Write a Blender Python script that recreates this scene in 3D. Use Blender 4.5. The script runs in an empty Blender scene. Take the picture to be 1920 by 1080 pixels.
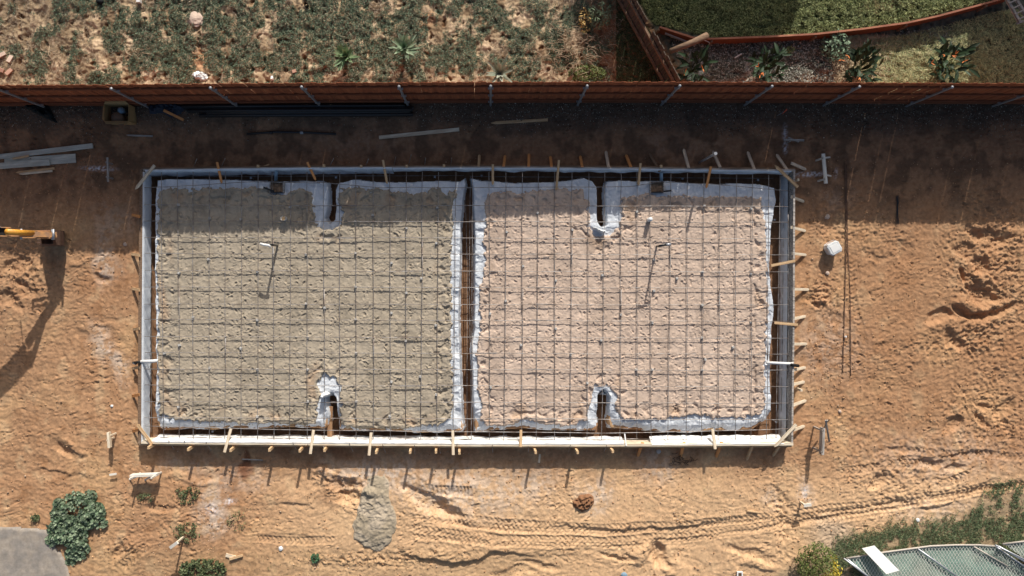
import bpy, math, random
import numpy as np
from mathutils import Vector, Matrix

random.seed(7)
RS = np.random.RandomState(11)
S0 = 0.014; CX, CY, CAMZ = 920.0, 520.0, 18.0
sc = bpy.context.scene
COL = sc.collection

def P(px, py, z=0.0):
    s = S0 * (CAMZ - z) / CAMZ
    return Vector(((px - CX) * s, (CY - py) * s, z))

# ------------------------------------------------------------------ noise
_g = np.random.RandomState(3)
_perm = np.tile(_g.permutation(256), 2)
_ang = _g.rand(256) * 2 * np.pi
_gx, _gy = np.cos(_ang), np.sin(_ang)
def perlin(x, y, seed=0):
    x = x + seed * 17.31; y = y + seed * 9.77
    xi = np.floor(x).astype(np.int64); yi = np.floor(y).astype(np.int64)
    xf = x - xi; yf = y - yi
    u = xf * xf * xf * (xf * (xf * 6 - 15) + 10); v = yf * yf * yf * (yf * (yf * 6 - 15) + 10)
    def g(ix, iy, dx, dy):
        h = _perm[_perm[ix & 255] + (iy & 255)]
        return _gx[h] * dx + _gy[h] * dy
    n00 = g(xi, yi, xf, yf); n10 = g(xi + 1, yi, xf - 1, yf)
    n01 = g(xi, yi + 1, xf, yf - 1); n11 = g(xi + 1, yi + 1, xf - 1, yf - 1)
    return ((n00 * (1 - u) + n10 * u) * (1 - v) + (n01 * (1 - u) + n11 * u) * v) * 1.5
def fbm(x, y, lam, octv=3, seed=0, gain=0.5):
    r = 0; a = 1.0; f = 1.0 / lam
    for i in range(octv):
        r = r + a * perlin(x * f, y * f, seed + i * 3); a *= gain; f *= 2.03
    return r
def ridged(x, y, lam, octv=2, seed=0):
    r = 0; a = 1.0; f = 1.0 / lam
    for i in range(octv):
        r = r + a * (1 - np.abs(perlin(x * f, y * f, seed + i * 5)) * 2); a *= .5; f *= 2.1
    return r
def sstep(a, b, x):
    t = np.clip((x - a) / (b - a), 0, 1); return t * t * (3 - 2 * t)

def poly_sd(X, Y, pts):
    """signed distance, positive inside"""
    pts = np.asarray(pts, float); d = np.full(X.shape, 1e9); ins = np.zeros(X.shape, bool)
    n = len(pts)
    for i in range(n):
        a = pts[i]; b = pts[(i + 1) % n]; e = b - a; L = e @ e + 1e-12
        t = np.clip(((X - a[0]) * e[0] + (Y - a[1]) * e[1]) / L, 0, 1)
        d = np.minimum(d, (X - a[0] - t * e[0]) ** 2 + (Y - a[1] - t * e[1]) ** 2)
        c = ((a[1] > Y) != (b[1] > Y))
        if abs(e[1]) > 1e-12:
            ins ^= c & (X < e[0] * (Y - a[1]) / e[1] + a[0])
    d = np.sqrt(d); return np.where(ins, d, -d)

def smooth_line(pts, n=8):
    pts = [np.array(p, float) for p in pts]; out = []
    if len(pts) < 3: return np.array(pts)
    for i in range(len(pts) - 1):
        p0 = pts[max(i - 1, 0)]; p1 = pts[i]; p2 = pts[i + 1]; p3 = pts[min(i + 2, len(pts) - 1)]
        for k in range(n):
            t = k / n
            out.append(.5 * ((2 * p1) + (p2 - p0) * t + (2 * p0 - 5 * p1 + 4 * p2 - p3) * t * t + (3 * p1 - p0 - 3 * p2 + p3) * t ** 3))
    out.append(pts[-1]); return np.array(out)

# ------------------------------------------------------------------ materials
def new_mat(name):
    m = bpy.data.materials.new(name); m.use_nodes = True
    return m, m.node_tree.nodes, m.node_tree.links, m.node_tree.nodes['Principled BSDF']
def mat(name, col, rough=.8, var=.15, scale=12.0, bump=0.0, bscale=40.0, metal=0.0, stretch=None, spec=.3, attr=False, col2=None, alpha=1.0, bdist=.01, transl=0.0):
    m, N, L, b = new_mat(name)
    b.inputs['Roughness'].default_value = rough; b.inputs['Metallic'].default_value = metal
    b.inputs['Specular IOR Level'].default_value = spec
    tc = N.new('ShaderNodeTexCoord'); mp = N.new('ShaderNodeMapping')
    L.new(tc.outputs['Object'], mp.inputs['Vector'])
    if stretch: mp.inputs['Scale'].default_value = stretch
    nz = N.new('ShaderNodeTexNoise'); nz.inputs['Scale'].default_value = scale; nz.inputs['Detail'].default_value = 5
    nz.inputs['Roughness'].default_value = .65
    L.new(mp.outputs['Vector'], nz.inputs['Vector'])
    mr = N.new('ShaderNodeMapRange'); mr.inputs['From Min'].default_value = .25; mr.inputs['From Max'].default_value = .75
    mr.inputs['To Min'].default_value = 1 - var; mr.inputs['To Max'].default_value = 1 + var
    L.new(nz.outputs['Fac'], mr.inputs['Value'])
    vm = N.new('ShaderNodeVectorMath'); vm.operation = 'SCALE'
    if attr:
        at = N.new('ShaderNodeAttribute'); at.attribute_name = 'Col'; L.new(at.outputs['Color'], vm.inputs[0])
    elif col2:
        mx = N.new('ShaderNodeMix'); mx.data_type = 'RGBA'
        mx.inputs['A'].default_value = (*col, 1); mx.inputs['B'].default_value = (*col2, 1)
        n2 = N.new('ShaderNodeTexNoise'); n2.inputs['Scale'].default_value = scale * .4; n2.inputs['Detail'].default_value = 4
        L.new(mp.outputs['Vector'], n2.inputs['Vector'])
        r2 = N.new('ShaderNodeMapRange'); r2.inputs['From Min'].default_value = .4; r2.inputs['From Max'].default_value = .62
        L.new(n2.outputs['Fac'], r2.inputs['Value']); L.new(r2.outputs['Result'], mx.inputs['Factor'])
        L.new(mx.outputs['Result'], vm.inputs[0])
    else:
        vm.inputs[0].default_value = col
    L.new(mr.outputs['Result'], vm.inputs['Scale']); L.new(vm.outputs['Vector'], b.inputs['Base Color'])
    if bump:
        n3 = N.new('ShaderNodeTexNoise'); n3.inputs['Scale'].default_value = bscale; n3.inputs['Detail'].default_value = 4
        L.new(mp.outputs['Vector'], n3.inputs['Vector'])
        bp = N.new('ShaderNodeBump'); bp.inputs['Strength'].default_value = bump; bp.inputs['Distance'].default_value = bdist
        L.new(n3.outputs['Fac'], bp.inputs['Height']); L.new(bp.outputs['Normal'], b.inputs['Normal'])
    if alpha < 1: b.inputs['Alpha'].default_value = alpha
    if transl > 0:
        out = N['Material Output']; tr = N.new('ShaderNodeBsdfTranslucent'); ms = N.new('ShaderNodeMixShader')
        ms.inputs['Fac'].default_value = transl
        L.new(vm.outputs['Vector'], tr.inputs['Color'])
        L.new(b.outputs['BSDF'], ms.inputs[1]); L.new(tr.outputs['BSDF'], ms.inputs[2]); L.new(ms.outputs['Shader'], out.inputs['Surface'])
    return m

M = {}
M['ground'] = mat('ground_soil', (0,0,0), .95, .20, 16, .5, 60, attr=True, spec=.1, bdist=.012)
M['sand'] = mat('damp_sand', (0,0,0), .95, .08, 25, .35, 90, attr=True, spec=.1, bdist=.006)
M['leaf'] = mat('leaf_green', (0,0,0), .55, .1, 30, attr=True, spec=.25, transl=.12)
M['stone'] = mat('stone_mixed', (0,0,0), .9, .1, 30, attr=True, spec=.15)
M['asphalt'] = mat('asphalt', (.29,.262,.232), .9, .25, 9, .6, 90, spec=.2, bdist=.008, col2=(.37,.32,.265))
G = (1, 14, 14)
M['wood_orange'] = mat('fresh_wood_orange', (.80,.38,.13), .75, .22, 5, .2, 30, stretch=G, col2=(.66,.28,.10))
M['wood_tan'] = mat('fresh_wood_tan', (.74,.53,.31), .75, .18, 5, .2, 30, stretch=G, col2=(.50,.32,.17))
M['wood_pale'] = mat('pale_wood', (.84,.75,.58), .75, .15, 5, .2, 30, stretch=G, col2=(.62,.50,.36))
M['wood_grey'] = mat('weathered_wood', (.54,.49,.44), .85, .25, 5, .3, 30, stretch=G, col2=(.22,.20,.18))
M['wood_brown2'] = mat('damp_brown_wood', (.40,.24,.13), .85, .25, 5, .3, 30, stretch=G, col2=(.30,.17,.09))
M['wood_brown'] = mat('brown_wood', (.26,.17,.11), .85, .25, 5, .3, 30, stretch=G, col2=(.17,.11,.07))
M['wood_white'] = mat('whitewashed_wood', (.78,.76,.70), .7, .1, 5, .1, 30, stretch=G, col2=(.68,.63,.54))
M['plank_teal'] = mat('weathered_grey_plank', (.64,.64,.56), .8, .2, 4, .25, 30, stretch=(1,10,10), col2=(.48,.48,.42))
M['redwood'] = mat('redwood_board', (.34,.115,.052), .75, .3, 3.0, .25, 25, stretch=(9,9,.8), col2=(.24,.075,.035))
M['redwood_dark'] = mat('redwood_rail', (.20,.07,.035), .8, .2, 4, .2, 25)
M['oldfence'] = mat('old_fence_board', (.145,.115,.09), .9, .35, 3, .3, 25, stretch=(9,9,.8), col2=(.08,.066,.053))
M['galv'] = mat('galvanised_steel', (.42,.44,.47), .45, .12, 20, metal=.6, spec=.5)
M['rebar'] = mat('rebar_steel', (.38,.36,.345), .45, .25, 14, .25, 200, metal=.3, spec=.6, col2=(.22,.17,.14))
M['rust'] = mat('rusty_steel', (.15,.09,.065), .8, .25, 10, .2, 60, metal=.2)
M['plastic'] = mat('vapour_barrier_plastic', (.86,.91,.96), .26, .10, 6, .12, 12, spec=.5, bdist=.03, transl=.2, col2=(.76,.81,.87))
M['plastic_white'] = mat('white_poly_sheet', (.80,.80,.79), .45, .08, 6, .2, 22, spec=.4, col2=(.74,.72,.68))
M['pvc'] = mat('white_pvc', (.82,.82,.80), .4, .05, 10, spec=.5)
M['abs'] = mat('black_abs_pipe', (.018,.020,.024), .35, .1, 10, spec=.5)
M['dark'] = mat('black_rubber', (.012,.012,.012), .7, .1, 10)
M['bluetarp'] = mat('dark_blue_tarp', (.022,.032,.055), .6, .3, 6, .4, 20)
M['darktarp'] = mat('dark_green_tarp', (.008,.012,.013), .75, .3, 6, .4, 20)
M['yellow'] = mat('yellow_paint', (.72,.36,.05), .45, .12, 9, .05, 40, spec=.5, col2=(.60,.27,.045))
M['orangepaint'] = mat('worn_orange_paint', (.58,.30,.12), .6, .2, 15, .1, 60, col2=(.38,.22,.13))
M['card'] = mat('cardboard', (.36,.24,.11), .85, .12, 8, .1, 40)
M['bag'] = mat('brown_paper_bag', (.26,.18,.12), .85, .15, 8, .2, 30)
M['bucket'] = mat('white_bucket', (.62,.65,.66), .5, .22, 9, .1, 40, col2=(.74,.75,.74))
M['concrete'] = mat('concrete_block', (.50,.49,.47), .9, .12, 30, .2, 80)
M['white'] = mat('white_board', (.80,.80,.78), .5, .03, 4)
M['cloth_green'] = mat('green_shade_cloth', (.19,.31,.26), .8, .25, 2.5, .3, 60, col2=(.31,.36,.30))
M['flagcol'] = mat('red_orange_flag', (.75,.12,.05), .6, .1, 10)
M['rag'] = mat('white_rag', (.78,.80,.80), .8, .1, 10, .3, 30)
M['brick'] = mat('pinkish_brick', (.50,.30,.22), .9, .15, 20, .2, 60)
M['rock'] = mat('pale_rock', (.60,.47,.38), .9, .15, 10, .4, 20)
M['bluepipe'] = mat('blue_grey_pipe', (.22,.33,.42), .45, .1, 10)
M['petal'] = mat('orange_petal', (.60,.19,.05), .6, .1, 20)
M['bark'] = mat('bark', (.10,.07,.05), .9, .2, 10, .4, 20)
M['soil'] = mat('loose_soil', (0,0,0), .95, .15, 12, .6, 60, attr=True, spec=.1)

# ------------------------------------------------------------------ builders
def tag(o, label=None, cat=None, group=None, kind=None):
    if label: o['label'] = label
    if cat: o['category'] = cat
    if group: o['group'] = group
    if kind: o['kind'] = kind
    return o
def raw(name, V, F, m, parent=None, smooth=False, colors=None):
    me = bpy.data.meshes.new(name)
    V = np.asarray(V, np.float32); 
    if isinstance(F, np.ndarray):
        k = F.shape[1]
        me.vertices.add(len(V)); me.vertices.foreach_set('co', V.ravel())
        me.loops.add(F.size); me.loops.foreach_set('vertex_index', F.ravel().astype(np.int32))
        me.polygons.add(len(F)); me.polygons.foreach_set('loop_start', (np.arange(len(F)) * k).astype(np.int32))
        me.polygons.foreach_set('loop_total', np.full(len(F), k, np.int32))
        me.update(calc_edges=True)
    else:
        me.from_pydata([tuple(map(float, v)) for v in V], [], F); me.update()
    if smooth: me.polygons.foreach_set('use_smooth', np.ones(len(me.polygons), bool))
    if colors is not None:
        a = me.color_attributes.new('Col', 'FLOAT_COLOR', 'POINT')
        c = np.ones((len(V), 4), np.float32); c[:, :3] = colors; a.data.foreach_set('color', c.ravel())
    me.materials.append(m)
    o = bpy.data.objects.new(name, me); COL.objects.link(o)
    if parent: o.parent = parent
    return o
def empty(name, loc=(0, 0, 0), rz=0):
    o = bpy.data.objects.new(name, None); COL.objects.link(o); o.location = loc; o.rotation_euler = (0, 0, rz); o.empty_display_size = .2
    o['_m'] = 1; del o['_m']
    return o
class MB:
    def __init__(s): s.v = []; s.f = []
    def box(s, c, size, M3=None, taper=1.0):
        b = len(s.v); c = Vector(c)
        for k, (x, y, z) in enumerate([(-1,-1,-1),(1,-1,-1),(1,1,-1),(-1,1,-1),(-1,-1,1),(1,-1,1),(1,1,1),(-1,1,1)]):
            t = taper if z > 0 else 1
            q = Vector((x * size[0] / 2 * t, y * size[1] / 2 * t, z * size[2] / 2))
            s.v.append(c + (M3 @ q if M3 else q))
        s.f += [tuple(b + i for i in q) for q in [(0,3,2,1),(4,5,6,7),(0,1,5,4),(1,2,6,5),(2,3,7,6),(3,0,4,7)]]
        return s
    def tube(s, pts, r, n=6, caps=True, radii=None):
        pts = [Vector(p) for p in pts]; b = len(s.v)
        for i, p in enumerate(pts):
            d = (pts[min(i + 1, len(pts) - 1)] - pts[max(i - 1, 0)]).normalized()
            a = Vector((0, 0, 1)) if abs(d.z) < .9 else Vector((1, 0, 0))
            u = d.cross(a).normalized(); w = d.cross(u)
            rr = radii[i] if radii else r
            for k in range(n):
                t = 2 * math.pi * k / n
                s.v.append(p + (u * math.cos(t) + w * math.sin(t)) * rr)
        for i in range(len(pts) - 1):
            for k in range(n):
                k2 = (k + 1) % n
                s.f.append((b + i * n + k, b + i * n + k2, b + (i + 1) * n + k2, b + (i + 1) * n + k))
        if caps:
            s.f.append(tuple(b + k for k in range(n))[::-1]); s.f.append(tuple(b + (len(pts) - 1) * n + k for k in range(n)))
        return s
    def prism(s, poly, z0, z1):
        b = len(s.v); n = len(poly)
        for z in (z0, z1):
            for p in poly: s.v.append(Vector((p[0], p[1], z)))
        s.f.append(tuple(b + i for i in range(n))[::-1]); s.f.append(tuple(b + n + i for i in range(n)))
        for i in range(n):
            j = (i + 1) % n; s.f.append((b + i, b + j, b + n + j, b + n + i))
        return s
    def strip(s, pts, wids, side, up=Vector((0, 0, 1)), fold=0.0):
        """blade: centre line pts, half widths, side vector; V fold"""
        b = len(s.v)
        for p, w in zip(pts, wids):
            s.v += [Vector(p) + side * w + up * (w * fold), Vector(p), Vector(p) - side * w + up * (w * fold)]
        for i in range(len(pts) - 1):
            a = b + i * 3
            s.f += [(a, a + 1, a + 4, a + 3), (a + 1, a + 2, a + 5, a + 4)]
        return s
    def build(s, name, m, parent=None, smooth=False):
        o = raw(name, s.v, s.f, m, parent, smooth); return o

# ------------------------------------------------------------------ geometry of the site (polygons read at their true heights)
ZP = .22; ZF = .36
def W(pts, z): return [tuple(P(x, y, z)[:2]) for x, y in pts]
padL = [(292,335),(340,333),(400,334),(460,336),(510,338),(560,338),(600,337),(614,341),(618,360),(616,390),(611,407),(618,417),(626,411),(628,385),(626,355),(633,341),(660,334),(720,340),(780,338),(840,337),(862,338),(872,332),(875,345),(870,370),(866,420),(864,500),(862,600),(865,700),(868,780),(872,806),(868,813),(830,815),(780,817),(740,813),(690,811),(640,812),(632,808),(629,770),(628,748),(622,738),(612,746),(613,758),(618,780),(615,800),(606,809),(590,808),(560,806),(520,806),(480,809),(430,806),(400,811),(350,808),(310,812),(290,806),(288,780),(291,700),(289,600),(288,500),(289,430),(288,380)]
sandL = [(300,360),(310,352),(340,351),(355,357),(385,351),(440,354),(480,348),(500,350),(510,362),(535,366),(545,358),(570,351),(583,356),(588,375),(590,400),(592,418),(604,428),(617,430),(638,422),(640,400),(633,375),(640,352),(672,350),(690,356),(710,350),(740,358),(770,362),(800,358),(820,350),(840,362),(853,350),(862,362),(848,385),(850,410),(853,430),(847,450),(847,500),(849,560),(846,600),(848,700),(850,760),(848,785),(820,797),(760,806),(700,806),(650,804),(637,798),(635,760),(636,725),(625,708),(608,705),(598,715),(603,745),(597,765),(593,795),(570,799),(520,795),(470,797),(420,794),(370,792),(320,786),(298,778),(296,700),(295,600),(293,500),(296,440),(294,400)]
padR = [(881,332),(900,336),(960,340),(1010,340),(1060,337),(1095,331),(1112,338),(1121,350),(1121,400),(1122,415),(1129,424),(1136,421),(1134,400),(1133,350),(1137,338),(1160,336),(1200,338),(1250,336),(1300,341),(1350,343),(1395,341),(1430,343),(1455,350),(1459,375),(1451,410),(1447,450),(1446,500),(1449,550),(1454,580),(1448,640),(1446,700),(1448,740),(1450,770),(1442,790),(1415,810),(1380,812),(1340,811),(1290,817),(1230,813),(1170,809),(1143,807),(1139,790),(1141,760),(1141,742),(1132,732),(1123,742),(1121,780),(1126,800),(1119,812),(1080,812),(1030,811),(980,808),(920,812),(888,817),(887,790),(886,760),(884,700),(880,660),(887,620),(888,500),(889,450),(887,400),(885,350)]
sandR = [(908,370),(925,360),(948,356),(972,362),(1000,356),(1020,358),(1045,350),(1070,356),(1090,352),(1097,365),(1108,375),(1104,392),(1108,410),(1104,425),(1118,440),(1142,440),(1160,427),(1166,405),(1160,385),(1166,370),(1190,366),(1215,362),(1240,368),(1270,366),(1310,370),(1340,364),(1375,370),(1400,366),(1425,372),(1434,400),(1437,440),(1440,500),(1442,560),(1438,620),(1435,700),(1436,760),(1425,778),(1395,785),(1350,784),(1300,780),(1250,787),(1200,790),(1165,785),(1153,765),(1156,742),(1142,724),(1118,724),(1111,745),(1106,770),(1103,790),(1070,800),(1020,798),(985,786),(960,800),(915,802),(898,790),(902,765),(897,740),(893,700),(892,650),(899,620),(896,560),(903,520),(908,490),(906,440),(910,420)]
PADL, PADR, SANDL, SANDR = W(padL, ZP), W(padR, ZP), W(sandL, ZP + .02), W(sandR, ZP + .02)
fT = [(265,317),(560,313),(900,312),(1200,314),(1491,318)]
fB = [(261,832),(600,835),(900,837),(1200,837),(1487,835)]
fL = [(265,317),(262,600),(261,832)]
fR = [(1491,318),(1490,600),(1487,835)]
FORM = W(fT + fR[1:] + fB[::-1][1:] + [fL[1]], ZF)

# ------------------------------------------------------------------ ground heights
def ax(a, b, n, far):
    d = (b - a) / (n - 1); core = np.linspace(a, b, n); k = 22; e = d * 1.62 ** np.arange(1, k); 
    e = np.cumsum(e); e = e[e < far]
    return np.concatenate([a - e[::-1], core, b + e])
gx = ax(-13.5, 14.7, 1340, 400); gy = ax(-8.5, 7.9, 780, 400)
GX, GY = np.meshgrid(gx, gy)
PX = GX / S0 + CX; PY = CY - GY / S0
near = (np.abs(GX) < 22) & (np.abs(GY) < 15)
wx = fbm(GX, GY, 1.1, 3, 21); wy = fbm(GX, GY, 1.1, 3, 22)
QX = PX + 14 * wx; QY = PY + 14 * wy

def blob(cx, cy, rx, ry, ang=0, soft=.5, warp=True):
    X, Y = (QX, QY) if warp else (PX, PY)
    c, s = math.cos(math.radians(ang)), math.sin(math.radians(ang))
    u = ((X - cx) * c + (Y - cy) * s) / rx; v = (-(X - cx) * s + (Y - cy) * c) / ry
    return 1 - sstep(1 - soft, 1 + soft, np.sqrt(u * u + v * v))
def band(pts, width, soft=.3, sub=8):
    """returns (slice, lateral signed px, arc length px, mask)"""
    ln = smooth_line(pts, sub); x0, y0 = ln.min(0) - width * 3 - 10; x1, y1 = ln.max(0) + width * 3 + 10
    ii = np.where((gy < (CY - y0) * S0) & (gy > (CY - y1) * S0))[0]; jj = np.where((gx > (x0 - CX) * S0) & (gx < (x1 - CX) * S0))[0]
    if len(ii) == 0 or len(jj) == 0: return None
    sl = (slice(ii[0], ii[-1] + 1), slice(jj[0], jj[-1] + 1)); X = PX[sl] + 3 * wx[sl]; Y = PY[sl] + 3 * wy[sl]
    best = np.full(X.shape, 1e9); lat = np.zeros(X.shape); arc = np.zeros(X.shape); endm = np.zeros(X.shape); acc = 0
    for i in range(len(ln) - 1):
        a, b = ln[i], ln[i + 1]; e = b - a; L = math.hypot(*e) + 1e-9; tr = ((X - a[0]) * e[0] + (Y - a[1]) * e[1]) / L / L
        t = np.clip(tr, 0, 1); dx = X - a[0] - t * e[0]; dy = Y - a[1] - t * e[1]; d = dx * dx + dy * dy
        m = d < best; best[m] = d[m]; lat[m] = ((e[0] * dy - e[1] * dx) / L)[m]; arc[m] = (acc + t * L)[m]; acc += L
    tot = acc; endm = sstep(0, width * 1.5, arc) * sstep(0, width * 1.5, tot - arc)
    mask = (1 - sstep(width * .5 * (1 - soft), width * .5 * (1 + soft), np.sqrt(best)))
    return sl, lat, arc, mask, endm, np.sqrt(best)

fR_in = poly_sd(GX, GY, FORM)
sdL = poly_sd(GX, GY, PADL); sdR = poly_sd(GX, GY, PADR); sdP = np.maximum(sdL, sdR)
H = .03 * fbm(GX, GY, 2.6, 2, 1) + .012 * fbm(GX, GY, .7, 2, 2)
patch = sstep(-.25, .45, fbm(GX, GY, 1.4, 3, 4))            # where the dirt is churned
rd = ridged(GX + .08 * wx, GY * 1.5 + .08 * wy, .34, 3, 5)
H += (.0015 + .003 * patch) * (rd - .9)
H += .005 * fbm(GX, GY, .11, 3, 7)
cr = perlin(GX / .28 + 1.5 * wx, GY / .17 + 1.5 * wy, 9); H += .005 * sstep(.0, .04, cr) * patch     # crust steps
cr2 = perlin(GX / .16 + 2.5 * wx, GY / .11 + 1.5 * wy, 12); H += .008 * sstep(.05, .11, cr2)
cr3 = perlin(GX / .45 + 2.0 * wy, GY / .12 + 1.5 * wx, 14); H += .006 * sstep(.0, .04, cr3) * sstep(-.2, .4, wy)
ck = np.abs(perlin(GX / .42 + .9 * wx, GY / .22 + .9 * wy, 15)); H -= .020 * patch * (1 - sstep(.0, .055, ck)) * sstep(.0, .35, fbm(GX, GY, .5, 2, 16))
ck = np.abs(perlin(GX / .2 + 1.2 * wy, GY / .13 + .9 * wx, 17)); H -= .013 * patch * (1 - sstep(.0, .09, ck)) * sstep(.05, .4, fbm(GX, GY, .35, 2, 18))
yard = sstep(0, 10, 186 - PY)
_r = np.random.RandomState(5); cx0, cy0, stp = gx[22 if False else int(np.searchsorted(gx, -13.5))], -8.5, (28.2 / 1339)
dx_, dy_ = 28.2 / 1339, 16.4 / 779; ix0 = int(np.searchsorted(gx, -13.5 - 1e-9)); iy0 = int(np.searchsorted(gy, -8.5 - 1e-9))
for k in range(21000):
    cx = _r.uniform(-13.2, 14.4); cy = _r.uniform(-8.2, 4.4); px_ = cx / S0 + CX; py_ = CY - cy / S0
    if 270 < px_ < 1485 and 322 < py_ < 832: continue
    b1 = _r.rand() < .2; aa, bb = (_r.uniform(.06, .13), _r.uniform(.03, .05)) if b1 else (_r.uniform(.025, .07), _r.uniform(.02, .03)); th = _r.normal(0, .6) if _r.rand() < .7 else _r.uniform(0, 3.14); dep = _r.uniform(.004, .013) * (1.4 if b1 else 1)
    m_ = aa * 1.8; i0 = max(ix0 + int((cx - m_ + 13.5) / dx_), 0); i1 = ix0 + int((cx + m_ + 13.5) / dx_) + 2; j0 = max(iy0 + int((cy - m_ + 8.5) / dy_), 0); j1 = iy0 + int((cy + m_ + 8.5) / dy_) + 2
    sx = GX[j0:j1, i0:i1] - cx; sy = GY[j0:j1, i0:i1] - cy; c, s_ = math.cos(th), math.sin(th); q = np.sqrt(((sx * c + sy * s_) / aa) ** 2 + ((-sx * s_ + sy * c) / bb) ** 2) + .2 * wx[j0:j1, i0:i1]
    dep *= .2 + 1.5 * float(patch[j0, i0]); am = np.clip(.35 + .9 * np.cos(np.arctan2(sy, sx) - _r.uniform(0, 6.28)), 0, 1)
    H[j0:j1, i0:i1] += dep * (-(1 - sstep(.6, 1, q)) * (.3 + .7 * am) + .5 * am * np.exp(-((q - 1.2) / .25) ** 2))
H += yard * (.04 * fbm(GX, GY, .4, 3, 31) + .03 * ridged(GX, GY, .22, 3, 33))
# dents and heaps  (px, py, rx, ry, angle, height m)
for d in [(640,912,26,14,35,-.12),(655,935,22,10,20,-.10),(625,895,30,8,10,.06),(690,925,14,10,0,.05),(800,940,45,16,30,-.12),(835,958,30,9,18,-.08),(870,965,40,14,25,.04),(850,905,60,14,10,.035),
          (1235,1047,24,15,25,-.16),(1205,1040,25,12,-20,.07),(1262,1060,30,14,30,.05),(1465,950,22,28,10,-.05),(1470,990,24,18,0,-.05),(120,850,18,9,35,-.08),(142,838,20,8,35,.04),
          (1850,437,25,12,20,-.10),(1872,455,24,10,-10,-.10),(1826,432,16,9,30,-.09),(1838,495,20,12,35,-.12),(1797,518,7,16,-10,-.13),(1845,552,30,12,5,-.13),(1858,580,40,9,-5,-.12),(1800,582,20,7,10,-.12),(1762,600,24,10,-25,-.10),(1790,650,16,9,20,-.09),(1812,466,12,14,0,-.08),(1845,520,26,10,10,.08),(1835,570,50,8,-2,.07),(1810,605,70,14,-12,.05),
          (1770,640,10,16,10,-.06),(1600,560,10,34,10,-.03),(1690,470,12,24,-20,-.03),(1640,478,30,5,0,-.03),(1785,800,15,10,25,-.09),(1852,760,10,8,10,-.08),(1840,790,14,10,40,-.07),(1888,765,10,16,30,-.07),
          (1655,905,20,6,-15,-.08),(1790,868,22,6,0,-.07),(1742,862,20,6,-10,-.06),(1690,850,30,5,0,-.03),(60,470,50,26,10,-.04),(25,500,26,14,0,-.09),(45,540,20,8,20,-.06),(25,565,18,10,40,-.06),(5,560,14,10,0,-.05),(190,520,16,8,20,-.05),(200,600,30,6,0,-.02),(150,490,30,5,-30,.03),
          (230,1035,20,8,-40,-.07),(250,1020,14,6,-40,.05),(300,955,30,7,20,-.04),(210,630,30,9,30,-.03),(160,625,20,6,50,-.03),(1235,805,0.1,.1,0,0),(1520,680,30,10,10,-.02),(1565,600,20,8,20,-.03),(1530,560,14,9,10,-.06),(1560,420,18,14,20,-.05),(1545,400,14,10,0,.04),
          (355,900,60,8,4,.03),(860,1000,60,8,10,.03),(960,1075,40,7,0,-.05),(1010,1062,40,6,0,-.05),(1160,1043,30,5,5,-.05),(1400,1030,40,9,10,-.05),(1420,1055,30,10,0,.05),
          (90,30,9,7,0,-.06),(70,70,7,6,0,-.05),(740,90,8,6,0,-.08),(745,40,10,7,0,-.06),(610,145,24,8,0,-.06),(760,140,24,12,0,-.05),(1140,60,26,20,0,-.04),(1125,110,20,14,0,.04)]:
    m = blob(*d[:5], soft=.45); H += d[5] * m
chn = ridged(GX + .05 * wx, GY + .05 * wy, .19, 4, 41) - .8 + .5 * perlin(GX / .08, GY / .08, 43)
for x, y, rx, ry, a, k in [(1850,500,70,110,10,.045),(35,520,55,60,0,.035),(1850,800,70,60,20,.028),(1465,960,24,50,0,.035),(650,918,45,24,10,.045),(800,930,60,40,20,.02),(235,1035,40,30,-40,.03),(1235,1045,40,26,0,.02),(1700,900,110,60,0,.022),(1860,690,90,60,0,.02),(1600,800,50,60,0,.012),(1420,1040,60,20,0,.02),(860,1030,120,16,0,.015),(120,860,110,40,10,.010),(1780,640,110,30,-15,.025),(1650,560,90,200,0,.008),(1540,555,30,22,0,.04),(700,1050,160,14,0,.03),(1545,410,40,40,0,.02),(70,640,60,60,0,.008),(1620,440,60,30,0,.015),(590,905,30,20,0,.02),(500,870,60,8,0,.02)]:
    H += k * chn * blob(x, y, rx, ry, a, .8)
yh = perlin(GX / .17, GY / .15, 44); H -= yard * .07 * sstep(.42, .62, yh)
# rolled ridges: ground drops on the lower side of the line
for pts, h, fall in [([(700,1038),(740,1036),(790,1044),(850,1054),(900,1046),(935,1034),(990,1042),(1040,1050)], .12, 46),([(955,988),(1050,986),(1130,990),(1200,992),(1290,985),(1370,972),(1450,965)], .065, 60),
                     ([(940,955),(975,962),(985,970),(1040,960)], .05, 30),([(1655,856),(1720,856),(1790,850),(1860,846),(1930,838)], .06, 50),([(1780,592),(1830,588),(1905,578)], .035, 30),
                     ([(470,1004),(520,1000),(580,1006),(610,1012)], .05, 34),([(752,930),(775,938),(800,958),(832,972)], .09, 40),([(620,905),(640,916),(662,938)], .07, 26),([(1590,965),(1680,938),(1760,950),(1880,890),(1930,880)], .04, 40),
                     ([(960,1028),(1060,1030),(1150,1022),(1260,1012),(1400,1000)], .03, 40),([(250,985),(300,965),(330,985)], .05, 26),([(1640,870),(1665,900),(1690,925)], .06, 22),([(1700,645),(1730,636),(1780,634)], .05, 25),([(60,800),(120,830),(200,850)], .03, 25),([(40,880),(110,885),(200,905)], .04, 22),([(70,900),(150,915)], .03, 16),
                     ([(480,930),(500,945),(580,950),(600,985)], .05, 26),([(1460,975),(1540,968),(1650,940)], .04, 22),([(960,1045),(1000,1040),(1140,1045)], .03, 25)]:
    r = band(pts, fall * 2)
    if r is None: continue
    sl, lat, arc, mask, endm, dist = r
    jag = 3.5 * perlin(GX[sl] / .25, GY[sl] / .25, 60)
    side = sstep(-3, 3, -(lat + jag))      # lat>0 = below the line for left-to-right lines
    H[sl] += h * endm * np.exp(-dist / fall) * (side - .5)
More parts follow.
